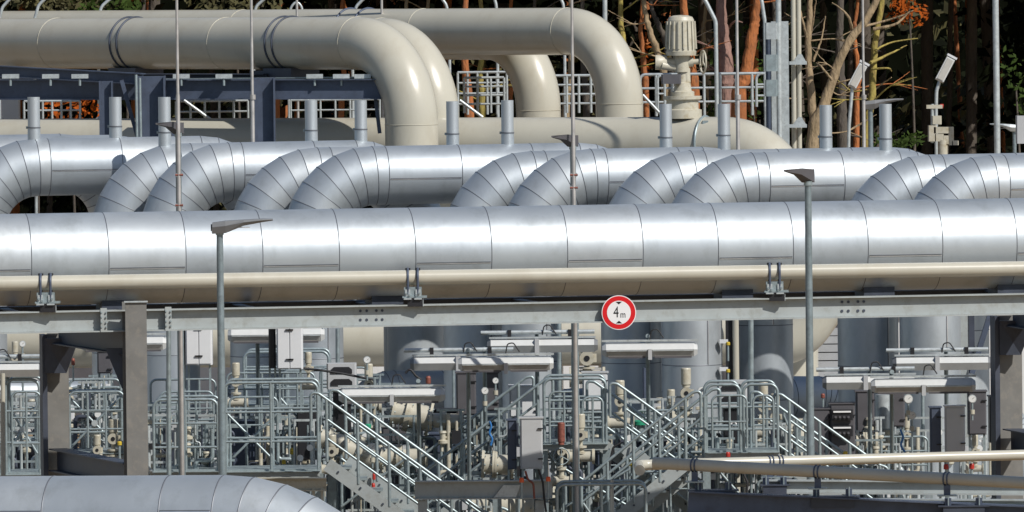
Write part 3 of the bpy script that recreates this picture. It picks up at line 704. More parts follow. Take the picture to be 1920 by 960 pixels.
# ------------------------------------------------------------ process area below the beam
# beige header behind the risers
Yq = 31.5
o = thing('beige_header', 'large beige horizontal header behind the silver risers, below the long beam', 'pipe', P(600, 640, Yq)-V((0,0,2)))
g = M(); rr = m_(55, Yq); g.tube(fillet([P(-120, 636, Yq), P(1370, 630, Yq+.5)], 1), rr, 'beige', 48); g.build('pipe_run', o)
for px in (300, 1110):
    g = M(); c = P(px, 690, Yq); g.box((c.x, Yq, c.z/2), (.5,.5,c.z), 'concrete'); g.build('pedestal', o)
o = thing('beige_header', 'beige pipe sweeping up to the right behind the tall right lamp, below the beam', 'pipe', P(1500, 690, Yq)-V((0,0,2)))
g = M(); g.tube(fillet([P(1395, 640, Yq-1), P(1490, 640, Yq-1), P(1545, 560, Yq-1), P(1640,440,Yq-1)], 1.2, 12), m_(48,Yq), 'beige', 48); g.build('pipe_run', o)
# louvred wall
o = thing('louvre_wall', 'pale slatted metal wall between the right lamp and the silver risers', 'wall', PZ(1530, 700, 33, 0))
for i in range(9):
    g = M(); c = P(1528, 622+i*15.5, 33); g.box(c, (1.5,.1,m_(13.5,33)), 'slat'); g.build('slat', o)
g = M(); c = P(1528, 700, 33.3); g.box((c.x,33.3,2), (1.5,.1,6.5), 'dark_box'); g.build('backing', o)
# low insulated vessels (pale silver humps)
for i, (x0, x1, y, rp, Y, lab) in enumerate(((-60,230,738,24,16,'low silver clad pipe behind the left guard rails'), (440,640,742,40,22,'low silver clad pipe behind the white cabinets'), (690,870,740,46,20,'low silver clad pipe behind the stairs left of centre'),
        (1440,1570,745,40,19,'low silver clad pipe right of the centre stairs'), (1040,1230,758,30,21,'low silver clad pipe behind the centre stairs'), (640,860,930,34,16,'low silver clad pipe at the bottom behind the left stair'),
        (1050,1300,945,40,16,'low silver clad pipe at the bottom behind the centre stair'), (1560,1900,780,26,20,'low silver clad pipe behind the dark cabinets at right'), (280,600,905,22,17,'low silver clad pipe at the bottom behind the platform left of centre'))):
    o = thing('insulated_pipe', lab, 'pipe', P((x0+x1)/2, y+rp, Y), 'low clad pipes in the process area')
    g = M(); a = P(x0, y, Y); b = P(x1, y, Y+.6); clad_pipe(g, [V((a.x-.3,a.y,a.z-2)), a, b, V((b.x+.3,b.y,max(.2,b.z-2)))], m_(rp, Y), m_(rp,Y)*1.25, seg=.9, k=32, first=3, lseam=None, bead=.008); g.build('cladding', o)
# distant concrete plinth / low building mass behind to close the view
o = thing('equipment_building', 'low pale flat building far behind the risers, seen in small gaps', 'building', (0, 50, 0))
g = M(); g.box((0, 52, 1.3), (44, 4, 2.6), 'white_box'); g.build('wall', o)
g = M(); g.box((0, 52, 2.66), (44.5, 4.4, .12), 'galv'); g.build('roof', o)
for i in range(9):
    g = M(); g.box((-20+5*i, 49.98, 1.05), (1.1,.06,2.1), 'dark_box'); g.build('door', o)

# fluorescent fixtures
GFX = 'long tube light fixtures over the platforms'
def fixture(x0, x1, y, Y, lab, style=0, mast=None, tilt=0):
    a = P(x0, y, Y); b = P(x1, y, Y); L = b.x - a.x; c = (a+b)/2
    o = thing('light_fixture', lab, 'light fixture', P((x0+x1)/2, y+14, Y), GFX)
    h = m_(25, Y); dd = .2
    def prof(x, s=1):
        return [V((x, Y-dd*.6, c.z+h*.45)), V((x, Y+dd*.6, c.z+h*.55)), V((x, Y+dd, c.z-h*.2)), V((x, Y+dd*.6, c.z-h*.5)), V((x, Y-dd*.6, c.z-h*.5)), V((x, Y-dd, c.z+h*.05))]
    g = M(); g.prism(prof(a.x+.06), V((L-.12,0,0)), 'fixture_white'); hs = g.build('housing', o)
    for s, x in ((-1, a.x), (1, b.x)):
        g = M(); q = prof(x + (.062 if s < 0 else -.062)); ctr = sum(q, V((0,0,0)))/6
        small = [p.lerp(ctr, .35) + V((s*.07,0,0)) for p in q]; n = 6
        g.add(q+small, [[i, (i+1) % n, n+(i+1) % n, n+i] for i in range(n)] + [list(range(n,2*n))], 'fixture_white' if style else 'lamp_grey'); g.build('end_cap', o)
    if style:
        for x_0, x_1 in ((.04,.47),(.53,.96)):
            g = M(); q = [V((a.x+L*x_0, Y-dd*1.04, c.z-h*.02)), V((a.x+L*x_1, Y-dd*1.04, c.z-h*.02)), V((a.x+L*(x_1-.02), Y-dd*.72, c.z-h*.56)), V((a.x+L*(x_0+.02), Y-dd*.72, c.z-h*.56))]
            g.prism(q, V((0,.05,-.0)), 'lens')
            q2 = [p + V((0, -.006, 0)) for p in q]; g.bar(q2[3]+V((0,0,.01)), q2[2]+V((0,0,.01)), .02, .035, 'dark_box').bar(q2[0], q2[1], .02, .02, 'galv_light'); g.build('lens', o)
        g = M(); g.box(V((a.x+L*.5, Y-dd*.8, c.z-h*.3)), (.07,.2,h*.8), 'grey_box'); g.build('clip', o)
        g = M(); g.box(V((c.x, Y, c.z+h*.7)), (L*1.02,.1,.035), 'galv_light'); g.build('mounting_rail', o)
    else:
        g = M(); g.box(V((a.x+L*.45, Y-dd*.3, c.z)), (.08,dd*1.5,h*1.06), 'grey_box'); g.build('clip', o)
        g = M(); g.box(V((c.x, Y-.03, c.z+h*.62)), (L*.97,.12,.03), 'galv_light'); g.build('mounting_rail', o)
        g = M(); g.cyl(V((a.x-.12, Y, c.z+h*1.0)), V((b.x-.05, Y, c.z+h*1.02)), m_(4, Y), 'galv_light', 10); g.build('support_tube', o)
        for q in (.2, .75):
            g = M(); g.box(V((a.x+L*q, Y, c.z+h*.82)), (.07,.12,h*.75), 'black'); g.build('clamp', o)
    g = M(); q = V((a.x + L*.5, Y-.05, c.z+h*.8)); g.tube(fillet([q, q+V((.03,0,.17)), q+V((.14,0,.19)), q+V((.25,0,.02))], .06, 5), .013, 'rubber', 6); g.build('cable', o)
    if mast:
        g = M(); mx = a.x + L*mast; g.tube([V((mx,Y+.25,.0)), V((mx,Y+.25,c.z+h*.9)), V((mx,Y,c.z+h*1.05))], m_(4.2,Y), 'galv', 10); g.build('mast', o)
fixture(0-90, 80, 694, 7, 'tube light fixture cut by the left edge of the photo', 0, .6)
fixture(152, 312, 644, 8.5, 'tube light fixture behind the brown rack column at left', 1, .5)
fixture(428, 608, 628, 10, 'tube light fixture directly below the beam behind a white cabinet', 1, .3)
fixture(636, 834, 741, 7, 'lowest tube light fixture, above the left stair', 1, .75)
fixture(770, 968, 681, 8, 'tube light fixture left of centre, partly behind the nearer glowing white one', 0, .7)
fixture(860, 1037, 682, 6.5, 'bright tube light fixture in front just left of the centre poles', 1, .1)
fixture(914, 1120, 648, 9, 'tube light fixture high left of the centre poles', 0, .45)
fixture(1130, 1307, 656, 7.5, 'tube light fixture right below the round sign', 1, .48)
fixture(1543, 1720, 717, 8, 'tube light fixture beside the tall right lamp pole', 0, .5)
fixture(1634, 1828, 723, 6.5, 'bright tube light fixture in front at right, lowest there', 1, .2)
fixture(1674, 1858, 681, 9, 'highest tube light fixture at right, by the rack column', 0, .55)

# posts / poles of the process area
GP = 'upright posts in the process area'
for px, yt, Y, rp, mt, lab in ((316,580,5,4.5,'galv','slim post standing just right of the brown column'), (633,616,11,4,'galv','slim post standing left of the lowest tube light'), (1048,606,10,4.2,'galv','slim post just left of the thick centre post'),
        (1078,606,9.5,7.5,'galv','thick centre post below the beam left of the sign'), (1408,600,9,5,'galv','slim post between the sign and the right lamp'), (1655,740,10,14,'galv_light','fat pale post below the right tube lights'),
        (850,690,11.5,3,'galv','thin post under the bright tube light'), (1730,740,11,3.5,'galv','thin post right of the fat pale post'), (1208,690,12,3,'steel_navy_shade','thin dark post between the big risers'),
        (205,660,12,3.5,'galv','thin post between the two brown columns'), (5,700,4,4.5,'beige','slim cream post at the left edge'), (1146,916,4,4,'beige','slim cream post at the bottom right of centre')):
    pole_px('post', lab, 'post', [(px+1, 900),(px, yt)], Y, rp, mt, GP, k=12)

# cabinets
def cabinet(x0, y0, x1, y1, Y, dep, front, side, lab, doors=0, group='cabinets in the process area', legs=True):
    a = P(x0, y0, Y); b = P(x1, y1, Y); w_ = b.x-a.x; h = a.z-b.z; c = V(((a.x+b.x)/2, Y+dep/2, (a.z+b.z)/2))
    o = thing('cabinet', lab, 'cabinet', V((c.x, Y, b.z)), group)
    g = M(); g.box(c, (w_, dep, h), side, bevel=.015); g.build('body', o)
    n = max(1, doors)
    for i in range(n):
        dw = (w_-.03)/n - .01
        g = M(); xc = a.x + .015 + dw/2 + i*((w_-.03)/n)+.005; g.box((xc, Y-.012, c.z), (dw, .02, h-.05), front, bevel=.008)
        for zz in (.3, -.3): g.box((xc + (dw/2-.02)*(1 if i == 0 else -1), Y-.035, c.z+h*zz), (.09,.03,.025), 'black')
        g.build('door', o)
    g = M(); g.box((c.x, c.y, a.z+.012), (w_+.04, dep+.04, .022), side); g.build('lid', o)
    if legs:
        for s in (-.4, .4):
            g = M(); g.box((c.x+s*w_, c.y, b.z-.6), (.04,.04,1.2), 'galv'); g.build('leg', o)
    return o
o = cabinet(332, 600, 347, 684, 9, .3, 'dark_box', 'black', 'narrow black slot cabinet left of the first white cabinet')
cabinet(347, 600, 398, 684, 8.8, .4, 'white_box', 'white_box', 'white two door cabinet under the beam near the left street lamp', 2)
cabinet(503, 600, 517, 690, 9, .3, 'black', 'black', 'narrow black slot cabinet left of the second white cabinet')
cabinet(518, 600, 568, 692, 8.8, .4, 'white_box', 'white_box', 'white two door cabinet under the beam right of the left street lamp', 2)
cabinet(975, 785, 1018, 879, 4.5, .3, 'grey_box', 'grey_box', 'large plain grey cabinet standing on the low front beam', 1)
cabinet(951, 789, 969, 880, 4.9, .3, 'steel_navy_shade', 'steel_navy_shade', 'narrow blue grey cabinet side left of the plain grey cabinet', 1)
cabinet(1772, 763, 1810, 848, 4.5, .3, 'grey_box', 'grey_box', 'large plain grey cabinet above the cream pipes at right', 1)
cabinet(1744, 765, 1765, 850, 4.9, .3, 'steel_navy_shade', 'steel_navy_shade', 'narrow blue grey cabinet side left of the right plain cabinet', 1)
cabinet(855, 700, 893, 778, 9, .4, 'dark_box', 'dark_box', 'dark grey cabinet below the bright centre tube light')
cabinet(908, 700, 935, 770, 9.4, .4, 'dark_box', 'dark_box', 'narrow dark grey cabinet behind the gauges left of centre')
cabinet(955, 725, 1010, 782, 9.6, .4, 'white_box', 'white_box', 'white cabinet with vertical tubes above the plain grey cabinet')
cabinet(1092, 700, 1140, 770, 9.6, .4, 'white_box', 'grey_box', 'pale cabinet right of the thick centre post')
cabinet(1605, 735, 1640, 812, 9, .4, 'dark_box', 'dark_box', 'dark grey cabinet left of the fat pale post')
cabinet(1670, 735, 1697, 800, 9.2, .4, 'dark_box', 'dark_box', 'dark grey cabinet right of the fat pale post')
cabinet(1815, 735, 1850, 815, 8.4, .4, 'dark_box', 'dark_box', 'dark grey cabinet beside the right brown column')
cabinet(182, 660, 210, 700, 11, .4, 'dark_box', 'dark_box', 'small dark cabinet between the two brown columns', legs=True)
for x0, y0, x1, y1, lab in ((1522,768,1556,862,'dark switch cabinet behind the tall right lamp pole'), (1556,758,1604,862,'dark switch cabinet with two rows of white labelled sockets')):
    o = cabinet(x0, y0, x1, y1, 8, .4, 'dark_box', 'dark_box', lab)
    if x0 > 1530:
        for yy in (778, 808):
            g = M(); g.box(P(1579, yy, 7.9), (m_(40,8),.1,m_(20,8)), 'black', bevel=.01).box(P(1579, yy-6, 7.83), (m_(33,8),.02,m_(3,8)), 'sign_white')
            for k in range(4): g.cyl(P(1567+8*k, yy+4, 7.86), P(1567+8*k, yy+4, 7.8), m_(2.4,8), 'dark_box', 10)
            g.build('socket_row', o)
# small door-less analyser boxes with black arch
for x0, y0, Y, lab in ((1345,714,8.6,'grey analyser housing with a black arched window right of centre'), (612,682,9.5,'grey analyser housing with black arched windows left of centre')):
    a = P(x0, y0, Y); w_ = m_(56,Y); h = m_(48,Y); o = thing('analyser_housing', lab, 'analyser', V((a.x+w_/2, Y, a.z-h)), 'analyser housings')
    c = V((a.x+w_/2, Y+.2, a.z-h/2)); g = M(); g.box(c, (w_,.4,h), 'grey_box', bevel=.03); g.build('body', o)
    for q in (.22, -.25):
        g = M(); z = c.z + q*h; hw_ = w_*.36; pr = [V((c.x-hw_, Y-.02, z-.05)), V((c.x+hw_, Y-.02, z-.05)), V((c.x+hw_, Y-.02, z+.02)), V((c.x+hw_*.7, Y-.02, z+.07)), V((c.x-hw_*.7, Y-.02, z+.07)), V((c.x-hw_, Y-.02, z+.02))]
        g.prism(pr, V((0,.03,0)), 'black'); g.build('window', o)
    g = M(); g.tube([c - V((0,0,h/2)), V((c.x, c.y, .3))], .05, 'galv', 10); g.build('stand', o)
    g = M(); g.box(c - V((0,-.0,h*.5+.4)), (w_*.6,.25,.75), 'black', bevel=.02); g.build('instrument', o)
    g = M(); g.torus(c - V((-.02,.16,h*.5+.35)), (0,-1,0), .05, .015, 'sign_white', 18, 6); g.build('dial', o)

# valves
GV = 'beige valves and actuators in the process area'
def actuator(px, py, h, w_, Y, lab, body=True, wheel=False, cap='beige_matt'):
    """upright beige actuator: cap at top (px,py), total height h px, cap width w_ px"""
    u = m_(1, Y); t = P(px, py, Y); o = thing('valve_actuator', lab, 'valve', t - V((0,0,h*u)), GV)
    r = w_/2*u
    g = M(); g.lathe(t, (0,0,-1), [(0,0),(0,r*.9),(.02,r),(h*.34*u,r),(h*.36*u,r*.8),(h*.4*u,r*.8)], cap, 20); g.build('cap', o)
    g = M(); b = t - V((0,0,h*.52*u)); g.cyl(b+V((0,-r*1.4,0)), b+V((0,r*1.2,0)), r*1.15, 'beige_matt', 14).cyl(b + V((0,-r*1.4,0)), b+V((0,-r*1.5,0)), r*.45, 'black', 12).box(b+V((r*.8,0,0)), (r*1.4,r*1.3,r*1.3), 'beige_matt', bevel=.01); g.build('gear_housing', o)
    g = M(); g.lathe(t-V((0,0,h*u)), (0,0,1), [(0,0),(0,r*1.2),(h*.05*u,r*1.2),(h*.05*u,r*.7),(h*.14*u,r*.7),(h*.15*u,r*1.3),(h*.2*u,r*1.3),(h*.21*u,r*.45),(h*.46*u,r*.45)], 'beige_matt', 18); g.build('bonnet', o)
    if body:
        q = t - V((0,0,h*u)); g = M(); L = r*2.6
        g.tube([q+V((-L,0,-r*.6)), q+V((L,0,-r*.6))], r*1.1, 'beige', 20)
        for s in (-1, 1): g.lathe(q+V((s*L-.02,0,-r*.6)), (1,0,0), [(0,0),(0,r*1.6),(.05,r*1.6),(.05,0)], 'beige_matt', 20)
        g.build('valve_body', o)
    if wheel:
        c = t - V((0,r*1.8,h*.6*u)); g = M(); g.torus(c, (.3,-1,.1), r*2.2, r*.14, 'galv', 28, 6)
        for a in range(3):
            q = Matrix.Rotation(R(120*a), 3, V((.3,-1,.1)).normalized()) @ V((0,0,1)); q = (q - V((.3,-1,.1)).normalized()*q.dot(V((.3,-1,.1)).normalized())).normalized(); g.cyl(c, c+q*r*2.2, r*.1, 'galv', 6)
        g.build('handwheel', o)
    return o
for px, py, h, w_, Y, lab in ((442,680,70,15,9,'beige valve actuator just right of the left street lamp pole'), (578,660,60,13,9.5,'beige valve actuator right of the second white cabinet'), (691,682,75,16,10,'beige valve actuator standing above the lowest tube light'),
        (1162,713,75,18,9,'beige valve actuator right of the centre platform'), (1286,690,90,19,9.5,'tall beige valve actuator before the widest silver riser'), (1258,730,70,15,10,'small beige valve actuator left of the tall one'),
        (1431,716,90,18,9.5,'beige valve actuator right of the slim post near the right lamp'), (1453,738,85,17,8.8,'beige valve actuator with black ports beside the right lamp'), (1088,776,75,18,7,'beige hexagonal valve actuator beside the thick centre post'),
        (212,786,70,18,9,'beige valve actuator between the two brown columns'), (182,815,55,14,9,'small beige valve actuator low between the brown columns'), (622,815,60,17,8.5,'beige valve actuator behind the top of the left stair'),
        (28,640,60,12,12,'beige valve actuator at far left under the beam'), (1700,775,80,12,9.6,'beige valve stack behind the blue cables at right'), (1828,815,60,12,9,'beige valve stack beside the right brown column'), (1100,640,60,24,12,'beige valve actuator right of the thick centre post below the beam')):
    actuator(px, py, h, w_, Y, lab)
actuator(1052, 792, 105, 14, 5.5, 'old beige valve with rusty red stem and big round handwheel at centre', wheel=True, cap='rust_red')
# horizontal beige pipe spools with flanges
GS = 'beige flanged pipe spools in the process area'
def spool(x0, y0, x1, y1, rpx, Y, lab, Y1=None, mt='beige', drop=True):
    a, b = P(x0,y0,Y), P(x1,y1,Y1 if Y1 is not None else Y); r = m_(rpx, Y); d = (b-a).normalized(); L = (b-a).length
    o = thing('pipe_spool', lab, 'pipe', (a+b)/2 - V((0,0,r+.3)), GS)
    g = M(); g.tube([a, b], r, mt, 24); g.build('pipe_run', o)
    for t in (0.0, .35, .42, .97):
        g = M(); c = a + d*L*t; g.lathe(c, d, [(0,0),(0,r*1.38),(.05,r*1.38),(.05,0)], 'beige_matt', 24)
        for k in range(8):
            q = Matrix.Rotation(2*math.pi*k/8, 3, d) @ (V((0,0,1)) - d*d.z).normalized(); bolt(g, c + q*r*1.2 - d*.02, d, .02, .09, 'galv')
        g.build('flange', o)
    if drop:
        g = M(); c = (a+b)/2; g.box((c.x, c.y, (c.z-r)/2), (.16,.16,c.z-r), 'galv'); g.build('support', o)
    return o
spool(594,820,650,835,18,9,'beige flanged spool behind the top of the left stair')
spool(645,842,712,862,24,8.6,'fat beige flanged spool behind the middle of the left stair')
spool(735,770,805,786,24,9.5,'fat beige flanged spool right behind the left stair handrail')
spool(805,788,865,790,14,9,'slim beige spool below the dark centre cabinet')
spool(712,858,800,858,17,9,'beige spool crossing behind the crossing stair rails')
spool(903,870,960,872,19,6,'beige capped spool at the left of the plain grey cabinet')
spool(880,950,1000,950,26,8,'beige spool under the low front beam', drop=False)
spool(1605,830,1642,830,17,8.6,'beige box like spool left of the fat pale post')
spool(1420,800,1490,812,17,10,'beige spool behind the right platform rails')
spool(150,860,230,862,18,12,'beige spool low between the two brown columns')
spool(-20,850,70,855,15,12,'beige spool low at the left edge')
spool(1180,840,1300,838,14,11,'beige spool behind the centre stair rails')
spool(700,925,840,925,20,12,'beige spool at the bottom behind the left stair foot')
spool(1000,940,1100,946,24,12,'beige spool at the bottom behind the plain grey cabinet legs')

# gauges
GG = 'round pressure gauges'
for px, py, rp, Y, lab in ((42,645,6,9,'round gauge on a thin stem at far left'), (688,675,7,9,'round gauge beside the actuator above the lowest tube light'), (698,838,8,7.5,'round gauge in front of the fat beige spool'), (909,733,7,7.5,'round gauge behind the dark centre cabinets'),
        (929,714,6,9,'small round gauge under the bright centre tube light'), (1703,748,9,7,'white round gauge under the right tube lights'), (1710,779,8,7,'grey round gauge above the blue cables at right'), (1823,748,8,7.5,'round gauge left of the right brown column'), (1316,733,9,8,'round gauge right of the tall beige actuator')):
    c = P(px,py,Y); r = m_(rp,Y); o = thing('pressure_gauge', lab, 'gauge', c - V((0,0,.35)), GG)
    g = M(); g.cyl(c+V((0,.05,0)), c, r, 'galv_light', 20); g.build('case', o)
    g = M(); g.cyl(c+V((0,-.0,0)), c-V((0,.01,0)), r*.82, 'glass_dial', 20).bar(c - V((0,.013,0)), c + V((r*.5,-.013,r*.4)), .004, .012, 'black', up=V((0,1,0))); g.build('dial', o)
    g = M(); g.tube([c - V((0,-.02,r)), c - V((0,-.02,.3+r)), c - V((0,-.02,.31+r))], .018, 'galv', 8).cyl(c-V((0,-.02,r+.2)), c-V((0,-.02,r+.12)), .045, 'beige_matt', 8); g.build('stem', o)
# coloured fittings
for px, py, w_, h_, Y, mt, lab in ((978,900,9,9,3.6,'orange','left orange red cap under the plain grey cabinet'), (1028,898,9,9,3.6,'orange','right orange red cap under the plain grey cabinet'), (1774,875,10,10,3.6,'red','left red cap under the right grey cabinet'), (1822,874,10,10,3.6,'red','right red cap under the right grey cabinet'),
        (701,893,6,12,6,'red','upper red handle behind the left stair'), (700,912,7,13,6,'red','lower red handle behind the left stair'), (548,846,9,12,8,'yellow','yellow fitting on the black instrument left of the stair'), (532,866,8,8,8,'yellow','small yellow fitting low left of the stair'),
        (1365,852,9,9,6,'red','red cap just above the crossing cream pipes'), (1180,872,10,8,7,'yellow','yellow fitting among the centre stair rails'), (690,799,12,9,8.5,'green','green fitting behind the left stair handrail'), (1200,792,26,9,9.5,'green','green fitting strip right of the centre platform'),
        (1585,849,9,6,5,'yellow','yellow fitting on the cream pipe below the socket cabinet'), (1365,644,8,6,12,'yellow','upper yellow cap between the big risers'), (1365,695,8,6,12,'yellow','lower yellow cap between the big risers'), (224,831,9,7,7,'yellow','yellow knob between the brown columns'),
        (1543,742,8,8,9,'rust_red','dull red fitting beside the tall right lamp'), (137,678,7,13,9,'rust_red','dull red fitting just right of the left brown column'), (803,712,10,14,9.4,'rust_red','rusty valve on the low silver pipe left of centre')):
    c = P(px,py,Y); u = m_(1,Y); o = thing('cap_fitting', lab, 'fitting', c - V((0,0,h_*u)), 'coloured fittings')
    g = M(); g.lathe(c - V((0,0,h_*u/2)), (0,0,1), [(0,0),(0,w_*u*.5),(h_*u*.75,w_*u*.5),(h_*u,w_*u*.35),(h_*u,0)], mt, 14); g.build('knob', o)
    g = M(); g.cyl(c - V((0,0,h_*u/2)), c - V((0,0,h_*u/2+.3)), w_*u*.25, 'galv', 8); g.build('stem', o)
# dark blocks added low among the frames to darken the gaps
for i,(x0,y0,x1,y1,Y,mt,lab) in enumerate(((300,805,345,880,10,'steel_dark','low dark filler block just right of the brown column'),(362,790,402,870,11,'dark_box','low dark filler block left of the left street lamp'),(432,792,500,876,10,'steel_navy_shade','low navy filler block right of the left street lamp'),
  (556,772,596,862,9,'black','black filler block behind the platform end left of the stair'),(716,802,790,832,11,'dark_box','flat dark box behind the left stair handrail'),(803,770,868,786,10,'black','flat black filler block below the lowest tube light'),(800,815,860,850,11,'steel_navy_shade','navy box behind the crossing stair rails'),
  (1185,830,1250,890,10.5,'steel_dark','dark filler block behind the centre stairs'),(1255,845,1300,900,10.2,'dark_box','dark box behind the centre stair foot'),(1440,815,1482,885,9.5,'steel_dark','dark filler block low behind the right platform'),(1610,852,1700,892,10,'dark_box','long dark box behind the crossing cream pipes at right'),
  (640,900,700,955,11,'steel_dark','dark box behind the left stair stringer'),(740,890,790,950,11,'dark_box','dark box left of the low front beam'),(1100,850,1150,890,10,'steel_navy_shade','navy box right of the round handwheel'),(10,830,66,890,11,'steel_dark','dark filler block at the left edge'),(150,800,176,860,11,'dark_box','dark filler block low between the two brown columns'),
  (1030,760,1060,830,11,'steel_dark','dark filler block behind the slim post left of the thick centre post'),(1855,745,1872,830,11,'black','narrow black filler block against the right brown column'),(905,800,945,860,10.5,'dark_box','dark box left of the tall blue grey cabinet'))):
    cabinet(x0,y0,x1,y1,Y,.5,mt,mt,lab,group='low dark blocks added to darken the gaps',legs=False)
# hoses
for pts, Y, mt, lab, grp in ((((918,790),(922,800),(916,812),(924,822),(920,835)),7,'blue','blue cable bundle left of the tall grey cabinet',None), (((1688,805),(1694,820),(1688,835),(1697,848)),7,'blue','blue cable bundle right of the fat pale post',None),
        (((1220,790),(1216,810),(1222,830),(1232,840)),7,'rubber','black cable looping behind the centre stair rails',None), (((1165,830),(1150,838),(1145,860),(1140,890)),7,'rubber','black cable drooping right of the beige actuator',None),
        (((1395,890),(1402,905),(1400,925),(1408,930)),2,'rubber','black cable hanging under the crossing cream pipes',None), (((1010,880),(1018,905),(1020,930),(1024,960)),3.8,'rubber','black cable below the plain grey cabinet',None), (((985,883),(990,900),(1000,905),(1002,935)),3.7,'rust_red','brown cable below the plain grey cabinet',None),
        (((760,700),(768,690),(780,705),(790,712)),9,'rubber','black cable tie loop left of the rusty valve',None), (((560,690),(600,694),(640,700),(700,712)),9.2,'rubber','black cable run behind the white cabinet',None)):
    g = M(); p = [P(x,y,Y) for x,y in pts]; g.tube(fillet(p, .1, 4), .022, mt, 6); tag(g.build('cable'), lab, 'cable')

o = thing('steel_frame', 'pale steel column with dark diagonal brace left of the right brown column', 'support frame', PZ(1806, 700, 13, 0))
bxpx(1797, 560, 1815, 700, 13, .2, 'beam_paint', o, 'column'); bxpx(1816, 560, 1828, 700, 13.02, .2, 'steel_dark', o, 'column')
g = M(); g.bar(P(1858,585,13), P(1822,700,13), .1, .17, 'steel_navy_shade', V((0,1,0))); g.build('brace', o)
g = M(); c = P(1806, 700, 13); g.box((c.x, 13.1, c.z/2), (.2,.2,c.z), 'beam_paint'); g.build('leg', o)
o = thing('narrow_riser', 'narrow beige riser with dark backing between the big silver risers below the beam', 'pipe', PZ(1378, 700, 14, 0))
g = M(); c = P(1379,580,14); g.tube([V((c.x,14,0)), V((c.x,14,c.z))], m_(6,14), 'beige', 14); g.build('pipe_run', o)
g = M(); g.box((c.x-.12,14.1,2.4), (.14,.1,4.8), 'black'); g.build('cable_tray', o)
for y in (640, 692):
    g = M(); q = P(1357,y,13.9); g.box(q, (.16,.12,.07), 'white_box'); g.build('bracket', o)
# off to the front: an unseen pipe added to throw shade over the crossing cream pipes
o = thing('clad_pipeline', 'unseen silver clad pipe added high in front to shade the crossing cream pipes', 'pipe', a2 + sdir*15)
g = M(); clad_pipe(g, [a2 + sdir*15.5 - (b2-a2)*.9, a2 + sdir*15.5 + (b2-a2)*1.6], .62, 1, seg=1.4, k=48, first=1, lseam=None); g.build('cladding', o)
# ------------------------------------------------------------ platforms and stairs
def plat(label, x0, x1, ydeck, Y, depth, hrail, group='galvanised platforms', legs=(0.02,.98), splits=1, edge=13, rails=3):
    a = P(x0, ydeck, Y); b = P(x1, ydeck, Y); zb = a.z; a = V((a.x,Y,zb)); b = V((b.x,Y,zb)); L = b.x-a.x; eh = m_(edge,Y)
    o = thing('platform', label, 'platform', V(((a.x+b.x)/2, Y, 0)), group)
    g = M(); g.box(((a.x+b.x)/2, Y+depth/2, zb+.015), (L, depth, .03), 'galv'); g.build('deck', o)
    for yy in (Y, Y+depth):
        g = M(); q = V((0, yy-Y, -eh/2)); g.bar(a+q, b+q, .05, eh, 'beam_paint').bar(a+q+V((0,-.05,eh/2-.01)), b+q+V((0,-.05,eh/2-.01)), .08,.015,'galv'); g.build('edge_beam', o)
    for t in legs:
        for yy in (Y+.1, Y+depth-.1):
            g = M(); c = a.lerp(b, t); g.box((c.x, yy, (zb-eh)/2), (.14,.14,zb-eh), 'galv'); g.build('leg', o)
    # bracing
    g = M(); g.tube([V((a.x+.1,Y+.1,zb-eh-.05)), V((b.x-.1,Y+.1,.3))], .025, 'galv', 8); g.build('brace', o)
    zt = zb + hrail
    for k in range(splits):
        for yy in (Y+.02, Y+depth-.02):
            xa = a.x + L*k/splits + .03; xb = a.x + L*(k+1)/splits - .03
            rr = M(); rr.tube(fillet([V((xa,yy,zb)), V((xa,yy,zt)), V((xb,yy,zt)), V((xb,yy,zb))], .14, 6), .027, 'galv', 8); rp = rr.build('guard_rail', o)
            for i in range(1, rails):
                g = M(); z = zb + hrail*i/rails; g.tube([V((xa,yy,z)), V((xb,yy,z))], .022, 'galv', 8); g.build('knee_rail', rp)
            n = max(1, round((xb-xa)/.75))
            for i in range(1, n):
                x = xa + (xb-xa)*i/n; g = M(); g.tube([V((x,yy,zb)), V((x,yy,zt))], .026, 'galv', 8); g.build('post', rp)
    return o
plat('galvanised platform with guard rails right of the left street lamp', 418, 600, 884, 6, 1.3, 1.60, splits=1)
plat('galvanised platform with guard rails between brown column and left street lamp', 286, 412, 884, 7, 1.3, 1.30, splits=1)
plat('galvanised platform with guard rails between the two brown columns', 120, 232, 850, 9, 1.2, 1.15, splits=1)
plat('galvanised platform with guard rails at the left edge', -60, 78, 890, 7, 1.2, 1.72, splits=2)
plat('galvanised platform with guard rails at centre around the thick post', 1018, 1140, 832, 7.5, 1.4, 1.18, splits=1)
plat('galvanised platform with guard rails left of the tall right lamp', 1322, 1462, 848, 6.5, 1.4, 1.22, splits=2)
plat('galvanised platform far behind with thin rails, left of centre', 455, 620, 760, 13, 1.2, 1.0, splits=1)
plat('low galvanised platform with looped rail at the bottom centre', 1042, 1215, 985, 3.5, 1.0, .72, splits=1, rails=1)

